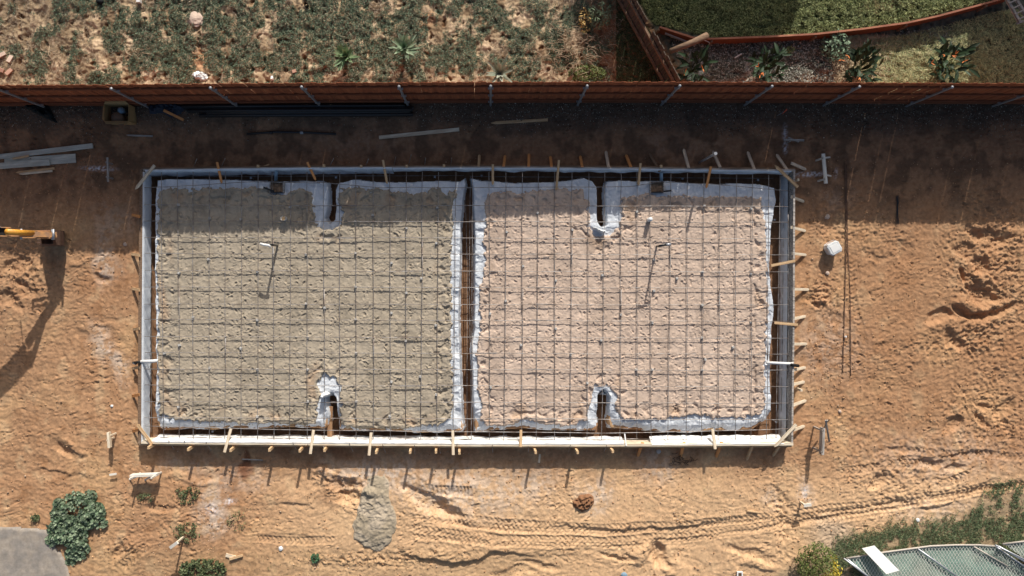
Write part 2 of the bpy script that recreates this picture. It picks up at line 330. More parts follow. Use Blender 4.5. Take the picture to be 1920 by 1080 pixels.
# tyre and track marks
def track(pts, w, pitch, depth, amp, chev=.8):
    r = band(pts, w, .12, 10)
    if r is None: return
    sl, lat, arc, mask, endm, dist = r
    br = .45 + .55 * sstep(-.35, .25, perlin(GX[sl] / .6, GY[sl] / .6, 71))
    ph = (arc + chev * np.abs(lat)) / pitch
    depth *= .75; amp *= .8
    H[sl] += endm * mask * (-depth + amp * br * np.tanh(2.2 * np.sin(2 * np.pi * ph)))
    rim = (1 - sstep(0, 5, np.abs(dist - w * .55))) * endm; H[sl] += rim * depth * .45
main = [(760,985),(850,998),(960,1008),(1100,1012),(1250,1006),(1380,992),(1500,976),(1600,958),(1740,938),(1930,905)]
for off, w in [(-34, 15), (-20, 10), (2, 15), (16, 10)]:
    track([(x, y + off * (1 - .1 * i)) for i, (x, y) in enumerate(main)], w, 9.5, .018, .012, .9)
track([(790,915),(850,921),(905,925)], 20, 7.5, .03, .022, .1); track([(900,925),(960,928),(1040,920)], 10, 8, .01, .01)
for a in [([(1560,885),(1620,880),(1700,870),(1780,872)],16),([(1700,846),(1800,850),(1930,858)],14),([(1700,870),(1720,898),(1740,925)],18),([(1740,918),(1790,900),(1835,880)],18),([(1645,872),(1680,905),(1710,930)],14),
          ([(1778,780),(1800,820),(1820,862)],18),([(1850,745),(1880,790),(1900,840)],16),([(1596,480),(1598,540),(1606,590),(1622,625)],14),([(1808,470),(1812,520),(1800,560)],16),([(1905,440),(1902,480),(1905,530)],16),([(1660,868),(1690,895)],10),
          ([(212,1075),(250,1045),(292,1012)],18),([(470,1008),(560,1015),(640,1012)],14),([(1600,955),(1550,965),(1470,975)],14),([(1480,985),(1560,975),(1640,962),(1700,950)],12),([(1880,780),(1905,830)],14),([(820,975),(900,985),(1000,995)],14),([(1740,830),(1760,845),(1745,815)],18)]:
    track(a[0], a[1], 8.5, .018, .014, .7)

# foundation excavation and soil plateaus
ins = sstep(-.01, .02, fR_in - .02)
tr = -.33 + .03 * fbm(GX, GY, .4, 3, 50)
pl = .12 + .01 * fbm(GX, GY, .3, 2, 51)
inner = tr + (pl - tr) * sstep(-.03, .06, sdP)
Hout = H + .0
nearform = np.exp(-np.maximum(-fR_in, 0) / .35) * (fR_in < 0)
Hout = Hout * (1 - .7 * nearform)
Hbelow = sstep(0, 1, nearform) * (PY > 600) * .0
H = np.where(near, Hout * (1 - ins) + inner * ins, H)
H = H * np.where(near, 1, 0.3)
def bank(px): return np.interp(px, [-2000, 500, 780, 1000, 1300, 1600], [.34, .34, .24, .15, .04, 0])
H += bank(PX) * sstep(292, 205, PY + 6 * wy)
H -= .035 * blob(905, 880, 700, 34, 0, .6) * (fR_in < 0)     # slight swale along the lower form
H = np.where(fR_in > -.02, np.where(fR_in > 0, H, H), H)

def gh(x, y):
    i = np.clip(np.searchsorted(gx, x) - 1, 0, len(gx) - 2); j = np.clip(np.searchsorted(gy, y) - 1, 0, len(gy) - 2)
    u = (x - gx[i]) / (gx[i + 1] - gx[i]); v = (y - gy[j]) / (gy[j + 1] - gy[j])
    return (H[j, i] * (1 - u) + H[j, i + 1] * u) * (1 - v) + (H[j + 1, i] * (1 - u) + H[j + 1, i + 1] * u) * v
def PG(px, py, dz=0.0):
    p = P(px, py)
    for _ in range(2): p = P(px, py, float(gh(p.x, p.y)))
    return Vector((p.x, p.y, float(gh(p.x, p.y)) + dz))

# ------------------------------------------------------------------ ground colours (own albedo, plus fence shade deepened in the soil)
def paint(C, col, m): 
    m = m[..., None]; return C * (1 - m) + np.array(col) * m
C = np.zeros(GX.shape + (3,)) + np.array((.435, .253, .140))
n1 = fbm(GX, GY, 1.6, 4, 80); n2 = fbm(GX, GY, .5, 3, 84)
C = paint(C, (.55,.345,.185), sstep(0, .8, n1) * .8)
C = paint(C, (.37,.19,.095), sstep(.1, .9, -n1) * .7)
C = paint(C, (.58,.40,.235), sstep(.2, .8, n2) * .55); C = paint(C, (.28,.14,.065), sstep(.35, .8, -n2 + .3 * fbm(GX, GY, .15, 2, 87)) * .5)
low = sstep(840, 940, PY) * sstep(400, 650, PX)
C = paint(C, (.68,.46,.27), low * .7)
chalkn = sstep(-.35, .45, fbm(GX, GY, .22, 4, 88, .65))
for x, y, rx, ry, a, k in [(690,890,70,24,0,.8),(860,920,110,40,5,.7),(205,660,16,50,-30,.75),(195,480,16,40,0,.6),(600-400,500,20,30,0,.4),(1000,905,40,26,0,.5),(1120,925,26,26,0,.7),(440,900,60,20,0,.35),(395,960,22,40,20,.7),(410,985,18,18,0,.5),(430,940,10,6,0,.8),(1510,930,10,22,0,.7),(1445,940,18,16,0,.55),(1560,650,60,60,0,.35),(1770,860,120,40,0,.3),(215,412,40,30,0,.35),(1575,372,18,24,20,.45),(1230,876,30,26,0,.45),(1750,960,80,20,0,.4),(1820,445,40,20,0,.0),(340,870,50,12,0,.4),(1290,330-50,60,22,0,.3),(1250,275,40,20,0,.35),(660,270,120,30,0,.3)]:
    C = paint(C, (.60,.50,.41), blob(x, y, rx, ry, a, .9) * k * np.clip(.15 + 1.5 * chalkn, 0, 1))
C = paint(C, (.20,.085,.045), blob(452,872,8,26,5,.3) * .8); C = paint(C, (.22,.10,.055), blob(450,888,16,14,0,.3) * .8)
C = paint(C, (.26,.12,.06), blob(620,925,24,26,30,.6) * .4)
for x, y in [(455,835),(620,838),(640,845),(530,850)]: C = paint(C, (.26,.12,.06), blob(x, y, 14, 12, 0, .6) * .6)
# left/lower left a bit browner, right a bit redder
C = paint(C, (.36,.215,.125), sstep(300, 0, PX) * sstep(900, 600, PY) * .45); C = paint(C, (.37,.205,.11), sstep(1480, 1650, PX) * sstep(880, 700, PY) * .5)
# gravel strip along the fence
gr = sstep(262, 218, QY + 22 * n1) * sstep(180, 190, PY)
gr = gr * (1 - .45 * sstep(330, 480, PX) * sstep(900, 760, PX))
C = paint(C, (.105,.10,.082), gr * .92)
C = paint(C, (.25,.135,.08), sstep(450, 290, QY) * sstep(180, 190, PY) * .72)  # soil painted darker across the fence's shadow, deepening the shade
C = paint(C, (.12,.07,.045), sstep(440, 330, QY) * sstep(180, 190, PY) * sstep(-.3, .5, n2 + .5 * n1) * .75)  # blotchy darkening added over the same shadowed soil
C = paint(C, (.07,.062,.052), sstep(262, 215, QY) * sstep(180, 190, PY) * .6)  # shade toward the fence foot darkened further into the colour
# chalk marks
nch = perlin(GX / .06, GY / .05, 90)
for x, y, rx, ry, a, k in [(186,316,26,4,2,.9),(1516,327,24,4,-2,.9),(1471,250,4,14,0,.6),(1472,275,4,12,0,.6),(1567,325,3,9,10,.5),(398,955,14,10,0,.5),(430,940,9,5,0,.8),(1509,922,5,12,0,.6)]:
    C = paint(C, (.75,.74,.78), blob(x, y, rx, ry, a, .8, False) * np.clip(.45 + nch * 1.6, 0, 1) * k)
# yard behind the fence
yd = 1 - sstep(180, 190, PY)
nch0 = fbm(GX, GY, .14, 3, 93)
Y_ = np.zeros_like(C) + np.array((.44,.325,.205))
Y_ = paint(Y_, (.60,.45,.30), sstep(.05, .6, n2 + .35 * nch0)); Y_ = paint(Y_, (.20,.135,.08), sstep(.0, .6, -n2 - .4 * nch0) * .9)
Y_ = paint(Y_, (.27,.20,.125), sstep(240, 40, PX + 60 * n2) * .6)
Y_ = paint(Y_, (.17,.085,.04), sstep(.36, .55, yh) * .9)
Y_ = paint(Y_, (.52,.28,.15), blob(385,118,26,20,0,.6) * .8); Y_ = paint(Y_, (.22,.10,.05), blob(605,145,26,9,0,.6)); Y_ = paint(Y_, (.48,.25,.13), blob(795,50,14,18,0,.6) * .8)
Y_ = paint(Y_, (.27,.155,.085), sstep(1085, 1110, QX) * .9)
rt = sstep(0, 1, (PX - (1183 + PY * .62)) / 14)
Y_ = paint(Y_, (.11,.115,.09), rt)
Y_ = paint(Y_, (.42,.33,.22), blob(1290,115,14,20,0,.5)); Y_ = paint(Y_, (.42,.30,.21), blob(1385,150,34,12,0,.5)); Y_ = paint(Y_, (.62,.62,.60), blob(1325,132,6,16,15,.5) ); Y_ = paint(Y_, (.62,.62,.60), blob(1400,125,10,16,-10,.5))
Y_ = paint(Y_, (.56,.48,.28), rt * sstep(1565, 1580, QX) * sstep(1770, 1740, QX) * sstep(62, 72, PY)); Y_ = paint(Y_, (.30,.17,.10), blob(1530,148,40,12,0,.6) * .8)
Y_ = paint(Y_, (.20,.185,.16), blob(1745,72,40,16,0,.6) * .8); Y_ = paint(Y_, (.42,.38,.20), blob(1800,115,60,40,0,.6) * rt)
ln_ = np.interp(PX, [1180,1240,1335,1540,1700,1860,1930], [40,52,74,68,44,3,-10])
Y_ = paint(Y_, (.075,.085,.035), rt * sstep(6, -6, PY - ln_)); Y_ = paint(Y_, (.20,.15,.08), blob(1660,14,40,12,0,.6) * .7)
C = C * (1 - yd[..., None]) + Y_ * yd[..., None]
# green, damp edge at the bottom right
C = paint(C, (.30,.235,.15), sstep(0, 30, PY - np.interp(PX, [1400,1590,1680,1800,1835,1900,1950], [1090,1000,978,955,925,905,900]) + 8 * n2) * .8 * (PX > 1380))
C = paint(C, (.47,.37,.27), blob(1560,1010,40,40,0,.5) * .7)
C = paint(C, (.40,.27,.15), sstep(1015, 1045, PY) * sstep(1240, 900, PX) * .4)
# trench soil
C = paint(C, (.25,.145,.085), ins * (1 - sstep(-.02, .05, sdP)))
C = np.clip(C * (1 + .16 * fbm(GX, GY, .12, 2, 95))[..., None], .01, .9)
far = np.clip(np.maximum(np.maximum((GY - 8.0) / 1.2, (-GY - 8.6) / 1.2), np.maximum((GX - 14.8) / 1.2, (-GX - 13.6) / 1.2)), 0, 1)
C = paint(C, (.30,.26,.16), far * (GY > 4)); C = paint(C, (.43,.28,.165), far * (GY <= 4))
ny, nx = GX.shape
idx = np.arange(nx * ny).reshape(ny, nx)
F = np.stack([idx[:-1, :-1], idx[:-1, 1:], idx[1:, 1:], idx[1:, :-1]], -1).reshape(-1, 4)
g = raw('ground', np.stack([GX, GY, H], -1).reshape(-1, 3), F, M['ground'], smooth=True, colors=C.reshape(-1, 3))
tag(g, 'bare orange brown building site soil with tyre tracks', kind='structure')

# ------------------------------------------------------------------ pads: plastic sheet and sand
def pad(pad_poly, sand_poly, base_col, base2, seed, side):
    a = np.array(pad_poly); x0, y0 = a.min(0) - .12; x1, y1 = a.max(0) + .12; st = .0155
    xs = np.arange(x0, x1, st); ys = np.arange(y0, y1, st); X, Y = np.meshgrid(xs, ys)
    w1 = fbm(X, Y, .35, 3, seed); dp = poly_sd(X, Y, pad_poly) + .012 * w1
    e1 = fbm(X, Y, .16, 3, seed + 3)
    e2 = fbm(X, Y, .07, 2, seed + 5)
    ds = poly_sd(X, Y, sand_poly) + .05 * e1 + .03 * w1 + .025 * e2 + .03 * (ridged(X, Y, .22, 2, seed + 31) - .8)
    fold = ridged(X + .12 * w1, Y + .12 * e1, .42, 2, seed + 8)
    fold2 = ridged(X * 1.6 + .3 * w1, Y + .2 * e1, .24, 2, seed + 9)
    Zp = ZP + .022 * (fold - .8) + .004 * (fold2 - .8) + .02 * w1 + .002 * perlin(X / .07, Y / .07, seed)
    Zp = Zp - .30 * sstep(.05, -.012, dp) 
    south = sstep(float(P(0, 762, ZP).y), float(P(0, 790, ZP).y), Y)
    Zp = Zp - .12 * sstep(.27, .02, dp) * south
    # --- sand
    n = fbm(X, Y, .5, 3, seed + 11)
    R = np.zeros_like(X)
    cnt = int((x1 - x0) * (y1 - y0) * 62)
    r = np.random.RandomState(seed)
    for k in range(cnt):
        cx, cy = r.uniform(x0, x1), r.uniform(y0, y1); big = r.rand() < .35
        aa, bb = (r.uniform(.045, .10), r.uniform(.025, .045)) if big else (r.uniform(.02, .05), r.uniform(.012, .025))
        th = r.uniform(0, math.pi); dep = r.uniform(.006, .020) if big else r.uniform(.004, .014)
        m = aa * 1.9
        i0, i1 = int((cx - m - x0) / st), int((cx + m - x0) / st) + 2; j0, j1 = int((cy - m - y0) / st), int((cy + m - y0) / st) + 2
        i0 = max(i0, 0); j0 = max(j0, 0)
        sx = X[j0:j1, i0:i1] - cx; sy = Y[j0:j1, i0:i1] - cy
        if sx.size == 0: continue
        c, s = math.cos(th), math.sin(th); q = np.sqrt(((sx * c + sy * s) / aa) ** 2 + ((-sx * s + sy * c) / bb) ** 2)
        old = R[j0:j1, i0:i1]; am = np.clip(.35 + .9 * np.cos(np.arctan2(sy, sx) - r.uniform(0, 6.28)), 0, 1); q = q + .18 * e1[j0:j1, i0:i1]
        R[j0:j1, i0:i1] = old * (1 - .4 * (q < 1)) + dep * (-(1 - sstep(.6, 1.0, q)) * (.3 + .7 * am) + .5 * am * np.exp(-((q - 1.2) / .22) ** 2))
    cr = perlin(X / .15 + 1.2 * w1, Y / .10 + 1.2 * e1, seed + 13)
    R += .007 * sstep(.0, .05, cr) * sstep(-.3, .2, w1) + .0032 * fbm(X, Y, .1, 3, seed + 15)
    R += .003 * (ridged(X + .1 * w1, Y * 1.3, .20, 2, seed + 17) - .9)
    Zs = ZP + .034 + .010 * n + R * 1.35
    # ragged strip of deeper prints along the pad edges
    edge = sstep(.55, .2, ds) * sstep(.05, .15, ds)
    Zs -= edge * .05 * sstep(.1, .45, perlin(X / .2, Y / .2, seed + 19))
    Zs += .02 * sstep(.35, .05, ds) 
    Zs -= .10 * sstep(.22, .02, dp) * south
    Zs = np.where(ds > 0, Zp - .02 + (Zs - Zp + .02) * sstep(0, .05, ds), Zp - .02 + np.maximum(ds, -.3) * .6)
    c1 = np.zeros(X.shape + (3,)) + np.array(base_col)
    c1 = paint(c1, base2, sstep(-.2, .7, fbm(X, Y, 2.2, 3, seed + 23)) * .7)
    c1 = paint(c1, tuple(np.array(base_col) * .72), sstep(.03, .14, -R + .06) * 0)
    c1 = paint(c1, (.44,.29,.18), edge * sstep(0, .5, perlin(X / .5, Y / .8, seed + 27)) * .5)
    c1 = paint(c1, tuple(np.array(base_col) * .80), sstep(.1, .6, fbm(X, Y, .9, 3, seed + 41)) * .7)
    c1 = np.clip(c1 * (1 + .10 * e1)[..., None], 0, 1)
    ny, nx = X.shape; idx = np.arange(nx * ny).reshape(ny, nx)
    F = np.stack([idx[:-1, :-1], idx[:-1, 1:], idx[1:, 1:], idx[1:, :-1]], -1).reshape(-1, 4)
    V = np.stack([X, Y, Zs], -1).reshape(-1, 3); Vp = np.stack([X, Y, Zp], -1).reshape(-1, 3)
    def sub(V, keepv, col=None):
        kv = keepv.ravel(); fk = F[kv[F].all(1)]; used = np.zeros(len(V), bool); used[fk.ravel()] = True
        mp = np.cumsum(used) - 1; return V[used], mp[fk], (col.reshape(-1, 3)[used] if col is not None else None)
    v, f, c = sub(V, ds > -.05, c1)
    o = raw('sand_bed', v, f, M['sand'], smooth=True, colors=c)
    v, f, c = sub(Vp, (dp > -.02) & (ds < .12))
    pz = raw('plastic_sheet', v, f, M['plastic'], smooth=True)
    return o, pz, (X, Y, Zs, x0, y0, st)
sL, pL, GL = pad(PADL, SANDL, (.40,.342,.262), (.455,.39,.30), 101, 'left')
sR, pR, GR = pad(PADR, SANDR, (.565,.44,.35), (.62,.49,.395), 202, 'right')
tag(sL, 'left footprint covered bed of olive tan sand under rebar', kind='structure')
tag(sR, 'right footprint covered bed of pinkish sand under rebar', kind='structure')
tag(pL, 'crumpled bluish white plastic sheet edging the left olive sand bed', 'plastic sheet')
tag(pR, 'crumpled bluish white plastic sheet edging the right pinkish sand bed', 'plastic sheet')
def sandz(x, y):
    for X, Y, Z, x0, y0, st in (GL, GR):
        i = int((x - x0) / st); j = int((y - y0) / st)
        if 0 <= j < Z.shape[0] and 0 <= i < Z.shape[1]: return float(Z[j, i])
    return ZP

# ------------------------------------------------------------------ formwork boards and lining
def along(px_pts, z, inward, t, z0, z1, name, m, jit=0.0):
    pts = [P(x, y, z) for x, y in px_pts]; mb = MB()
    for i in range(len(pts) - 1):
        a, b = pts[i], pts[i + 1]; d = (b - a); L = d.length; d.normalize(); nrm = Vector((-d.y, d.x, 0)); 
        if nrm.dot(inward) < 0: nrm = -nrm
        M3 = Matrix((d, nrm, Vector((0, 0, 1)))).transposed()
        mb.box((a + b) / 2 + nrm * t / 2 + Vector((0, 0, (z0 + z1) / 2 - z)), (L + t * .2, t + i * .0006, (z1 - z0) + i * .0012), M3)
    return mb.build(name, m)
UP, DN, RT, LF = Vector((0, 1, 0)), Vector((0, -1, 0)), Vector((1, 0, 0)), Vector((-1, 0, 0))
def side_thing(label, pts, inward, t, mats, walers):
    e = empty('form_wall', P(*pts[0], 0)); tag(e, label, 'formwork', 'formwork boards round the slab')
    o = along(pts, ZF, inward, t, -.04, ZF, 'board', mats[0]); o.parent = e; o.matrix_parent_inverse = Matrix.Translation(-e.location)
    if walers:
        o = along([(x - inward.x * 3.2, y + inward.y * 3.2) for x, y in pts], .30, inward, .04, .20, .29, 'waler', mats[1]); o.parent = e; o.matrix_parent_inverse = Matrix.Translation(-e.location)
    return e
side_thing('long weathered form board along the upper edge beside the fence side', fT, DN, .045, (M['wood_grey'], M['wood_brown']), True)
side_thing('long pale form board along the lower edge of the slab', fB, UP, .07, (M['wood_pale'], M['wood_tan']), True)
side_thing('short brown form board at the left end of the slab', fL, RT, .045, (M['wood_brown'], M['wood_brown']), True)
side_thing('short weathered form board at the right end of the slab', fR, LF, .045, (M['wood_grey'], M['wood_tan']), False)

def lining(px_pts, inward, prof, label, seed, m='plastic'):
    """plastic strip hung over the inner face; prof = [(u inward, z)]"""
    ln = smooth_line([tuple(P(x, y, ZF)[:2]) for x, y in px_pts], 1) if len(px_pts) > 2 else np.array([tuple(P(x, y, ZF)[:2]) for x, y in px_pts])
    seg = np.hypot(*np.diff(ln, axis=0).T); s = np.concatenate([[0], np.cumsum(seg)]); n = int(s[-1] / .04)
    t = np.linspace(0, s[-1], n); bx = np.interp(t, s, ln[:, 0]); by = np.interp(t, s, ln[:, 1])
    V = []; K = len(prof); 
    for k, (u, z) in enumerate(prof):
        wv = perlin(t / .35, np.full(n, k * .45), seed) ; w2 = perlin(t / .11, np.full(n, k * .7), seed + 4)
        f = min(1, k / 3) 
        uu = u + f * (.030 * wv + .012 * w2) * (.4 if inward.x > 0 else 1); zz = z + f * .02 * w2 * (1 if k < K - 1 else 2)
        V.append(np.stack([bx + inward.x * uu, by + inward.y * uu, zz], -1))
    V = np.stack(V, 0); idx = np.arange(K * n).reshape(K, n)
    F = np.stack([idx[:-1, :-1], idx[:-1, 1:], idx[1:, 1:], idx[1:, :-1]], -1).reshape(-1, 4)
    o = raw('plastic_lining', V.reshape(-1, 3), F, M[m], smooth=True)
    tag(o, label, 'plastic sheet', 'plastic linings hung inside the forms')
lining([(272,318),(560,314),(735,313)], DN, [(.01,ZF+.006),(.05,ZF+.008),(.066,ZF-.05),(.075,.18),(.09,.05),(.11,-.06)], 'blue grey plastic lining hung inside the left half of the upper form', 5)
lining([(736,313),(900,313),(1200,315),(1484,319)], DN, [(.02,ZF+.006),(.05,ZF+.008),(.064,ZF-.05),(.07,.22),(.085,.16)], 'narrow grey plastic lining along the right half of the upper form', 6)
lining([(266,322),(264,600),(263,828)], RT, [(.03,ZF+.008),(.05,ZF+.004),(.056,.28),(.060,.15),(.066,.06),(.07,.0)], 'long bluish plastic lining draped down the left end form', 7)
lining([(1488,324),(1487,600),(1484,825)], LF, [(.055,.14),(.07,.10),(.08,.0),(.10,-.10),(.12,-.18)], 'long bluish plastic lining hanging below the right end form', 8)
lining([(285,832),(600,834),(900,836),(1170,836)], UP, [(.035,ZF+.006),(.055,ZF+.010),(.078,ZF+.006),(.115,ZF-.1),(.13,.1),(.15,-.05)], 'white plastic lining folded over the lower form, long left stretch', 9, 'plastic_white')
lining([(1222,837),(1330,836),(1470,835)], UP, [(.035,ZF+.008),(.06,ZF+.010),(.085,ZF-.1),(.16,.14),(.20,.05)], 'white plastic lining folded over the lower form, short right stretch', 10, 'plastic_white')

# ------------------------------------------------------------------ rebar mat
mat_e = empty('rebar_mat', P(920, 575, .3)); tag(mat_e, 'square grid mat of tied rebar spanning both sand beds', 'rebar mat')
def par(o, e): o.parent = e; o.matrix_parent_inverse = Matrix.Translation(-e.location)
def bar(pts, z, r=.0085, name='rebar', seed=0, parent=None, m=None):
    P3 = []
    for i in range(len(pts) - 1):
        (x0, y0), (x1, y1) = pts[i], pts[i + 1]
        n = 5
        for k in range(n + (i == len(pts) - 2)):
            t = k / n; P3.append(P(x0 + (x1 - x0) * t + random.uniform(-.45, .45), y0 + (y1 - y0) * t + random.uniform(-.45, .45), z + random.uniform(-.006, .006)))
    o = MB().tube(P3, r, 5).build(name, m or M['rebar'], None, True)
    if parent: par(o, parent)
    return o
ZV, ZH = .305, .322
hb = [(340,345),(384,387),(414,417),(445,447.5),(475,478),(507,510),(538,540),(570,571.5),(599,602.5),(631,634),(661,664),(692,694),(722,725),(753,756),(783,787),(800,806),(818,824)]
for i, (ya, yb) in enumerate(hb):
    xl, xr = 271, 1478
    if i == 0:
        bar([(270,352),(320,350),(470,341),(600,343)], ZH, parent=mat_e); bar([(560,338),(700,351),(880,352),(1180,350),(1240,341),(1330,345),(1480,358)], ZH, parent=mat_e); continue
    if i == 15:
        bar([(272,799),(600,807),(900,810),(1150,812)], ZH, parent=mat_e); bar([(1100,813),(1300,809),(1478,804)], ZH, parent=mat_e); continue
    if i == 16:
        bar([(300,820),(900,824)], .19, parent=mat_e); bar([(860,824),(1455,826)], .19, parent=mat_e); continue
    mid = ya + (yb - ya) * .5
    cut = random.choice([640, 760, 900, 1010])
    bar([(xl, ya), (450, ya + (yb-ya)*.15), (cut + 30, ya + (yb-ya)*.5 + .8)], ZH, parent=mat_e)
    bar([(cut - 20, mid - 1.2), (1100, mid + 1), (xr, yb)], ZH, parent=mat_e)
vb = [(302.5,307,322,818),(332.5,336,323,822),(362,362,322,824),(392.5,392.5,322,824),(423,421,322,824),(453.5,452,322,824),(484,483,322,824),(510,514,322,824),(546,543,322,824),(575.5,576,322,824),(606,608,322,824),(637,637,322,824),(667.5,668,322,824),(699.6,700,322,824),(731,732,322,824),(761.6,761,322,824),(792,788.5,322,824),(822,819,322,824),(855,850,322,824),(886,884,322,824),(917,918,323,825),(948.6,945,323,825),(979.5,978,323,825),(1009.6,1005,323,825),(1040,1040,323,825),(1072.5,1068.6,323,825),(1104,1101,323,825),(1134,1128,323,825),(1164.5,1162.6,323,825),(1194.6,1194,323,825),(1219,1221,324,825),(1258,1252,324,825),(1288.6,1286.6,325,825),(1320,1315.5,325,825),(1350,1346,326,825),(1381,1378.7,326,825),(1411,1408,327,825),(1441.6,1437,328,824),(1463,1455,328,822),(1477.5,1477,402,812)]
for i, (xa, xb, y0, y1) in enumerate(vb):
    cut = random.choice([470, 560, 650]); f = (cut - y0) / (y1 - y0); xm = xa + (xb - xa) * f
    if i % 3 == 1:
        bar([(xa, y0), (xa + (xm-xa)*.5 + random.uniform(-1,1), (y0+cut)/2), (xm, cut + 25)], ZV, parent=mat_e)
        bar([(xm + 1.6, cut - 20), (xb, y1)], ZV, parent=mat_e)
    else:
        bar([(xa, y0), (xm + random.uniform(-1, 1), cut), (xb, y1)], ZV, parent=mat_e)
cage = empty('footing_rebar', P(878, 575, -.1)); tag(cage, 'deep rebar laid in the narrow centre trench between the sand beds', 'rebar')
bar([(872,330),(876,500),(876,820)], -.08, .009, 'rebar', parent=cage); bar([(882,330),(880,560),(884,820)], -.02, .009, 'rebar', parent=cage)
for nm, lab, L in [('footing_rebar', 'deep rebar laid in the trench inside the right end form', [([(1470,345),(1468,560),(1464,815)], -.05),([(1462,345),(1460,815)], -.12)]),
                   ('footing_rebar', 'deep rebar laid in the trench inside the left end form', [([(284,340),(283,560),(284,812)], -.05),([(280,340),(279,812)], -.14)]),
                   ('footing_rebar', 'deep rebar laid in the trench inside the lower form', [([(290,816),(880,822)], -.02),([(870,824),(1450,822)], -.04)]),
                   ('footing_rebar', 'deep rebar laid in the trench inside the upper form', [([(290,331),(870,329)], -.08),([(880,331),(1450,334)], -.08)]),]:
    e = empty(nm, P(*L[0][0][0], -.1)); tag(e, lab, 'rebar')
    for pts, z in L: bar(pts, z, .009, 'rebar', parent=e)

# concrete spacer blocks under the mat
def dobie_mesh():
    mb = MB(); mb.box((0, 0, .03), (.064, .064, .06), taper=.8)
    mb.tube([(-.012, .0, .048), (-.018, .01, .075), (.004, .012, .092)], .0035, 4); mb.tube([(.012, .0, .048), (.02, -.01, .072), (.002, -.016, .09)], .0035, 4)
    return mb
dob = None
DL = [(335,384),(393,409),(452,411),(391,486),(336,512),(362,595),(337,647),(309,662),(452,653),(393,690),(544,388),(667,415),(699,403),(820,389),(762,428),(818,456),(667,475),(574,477),(483,509),(734,493),(790,522),(667,538),(762,549),(609,577),(574,570),(667,599),(734,587),(483,600),(817,610),(577,633),(761,639),(668,662),(788,706),(734,716),(483,693),(577,693),(818,740),(731,780),(483,781),(577,753),(668,753),(335,763)]
DR = [(1008,399),(1073,431),(981,499),(1042,526),(1129,516),(1226,487),(1269,522),(1164,590),(1042,616),(1127,638),(1223,605),(1374,651),(1322,674),(1316,633),(1408,605),(1316,572),(1223,693),(1070,665),(977,647),(1194,397),(1408,513),(1317,510),(1408,391),(1320,386),(1193,693),(1316,694),(950,435),(948,564),(919,588),(1101,718),(920,726),(1226,545)]
for L, lab, grp in ((DL, 'small grey concrete spacer block wired under the rebar on the left olive sand', 'spacer blocks on the left sand bed'), (DR, 'small grey concrete spacer block wired under the rebar on the right pinkish sand', 'spacer blocks on the right sand bed')):
    for x, y in L:
        if dob is None: dob = dobie_mesh().build('spacer_block', M['concrete']); o = dob
        else: o = dob.copy(); COL.objects.link(o)
        p = P(x, y, .27); zz = sandz(p.x, p.y); o.location = (p.x, p.y, max(zz, .235) - .004); o.rotation_euler = (0, 0, random.uniform(-.4, .4))
        o['label'] = lab; o['category'] = 'spacer block'; o['group'] = grp

# ------------------------------------------------------------------ sticks: stakes, braces, planks
ORD = ['first','second','third','fourth','fifth','sixth','seventh','eighth','ninth','tenth','eleventh','twelfth','thirteenth','fourteenth','fifteenth','sixteenth','seventeenth']
def stick(name, a, b, w, t, m, label, cat, group=None, point=0.0, roll=0.0, parent=None):
    a = Vector(a); b = Vector(b); d = b - a; L = d.length; d.normalize()
    upv = Vector((0, 0, 1)) if abs(d.z) < .95 else Vector((1, 0, 0))
    y = upv.cross(d).normalized(); z = d.cross(y)
    R = Matrix((d, y, z)).transposed() @ Matrix.Rotation(roll, 3, 'X')
    hw, ht = w / 2, t / 2; pl = min(point, L * .4); e = .004
    xs = [(0, 1), (L - pl, 1)] + ([(L, .18)] if pl else [])
    V = []; F = []
    for x, s in xs:
        V += [(x, -hw * s, -ht), (x, hw * s, -ht), (x, hw * s, ht), (x, -hw * s, ht)]
    n = len(xs)
    F.append((3, 2, 1, 0))
    for i in range(n - 1):
        for k in range(4): F.append((i * 4 + k, i * 4 + (k + 1) % 4, (i + 1) * 4 + (k + 1) % 4, (i + 1) * 4 + k))
    F.append(tuple((n - 1) * 4 + k for k in range(4)))
    o = raw(name, V, F, m); o.matrix_world = Matrix.Translation(a) @ R.to_4x4()
    if parent: o.parent = parent; o.matrix_parent_inverse = Matrix.Translation(-parent.location)
    else: tag(o, label, cat, group)
    return o
# flat stakes lying across the forms
ft = [((407,304),(416,344),'wood_orange'),((576,304),(592,338),'wood_orange'),((718,300),(726,345),'wood_tan'),((924,308),(924,347),'wood_tan'),((1048,300),(1043,357),'wood_tan'),((1201,306),(1197,348),'wood_tan'),((1333,312),(1324,353),'wood_orange')]
for i, (a, b, m) in enumerate(ft):
    stick('wooden_spreader', P(*a, ZF + .02), P(*b, ZF - .055), .062, .02, M[m], f'flat {"orange" if m=="wood_orange" else "tan"} wooden stake laid across the upper form, {ORD[i]} from the left', 'wooden stake', 'stakes laid across the upper form', .05)
fb = [((433,804),(421,848),'wood_pale'),((588,806),(582,851),'wood_pale'),((696,811),(692,854),'wood_pale'),((849,807),(850,853),'wood_pale'),((977,806),(976,838),'wood_tan'),((1336,804),(1341,842),'wood_pale')]
for i, (a, b, m) in enumerate(fb):
    stick('wooden_spreader', P(*a, ZF - .03), P(*b, ZF + .035), .07, .022, M[m], f'flat pale wooden board laid across the lower form, {ORD[i]} from the left', 'wooden stake', 'boards laid across the lower form')
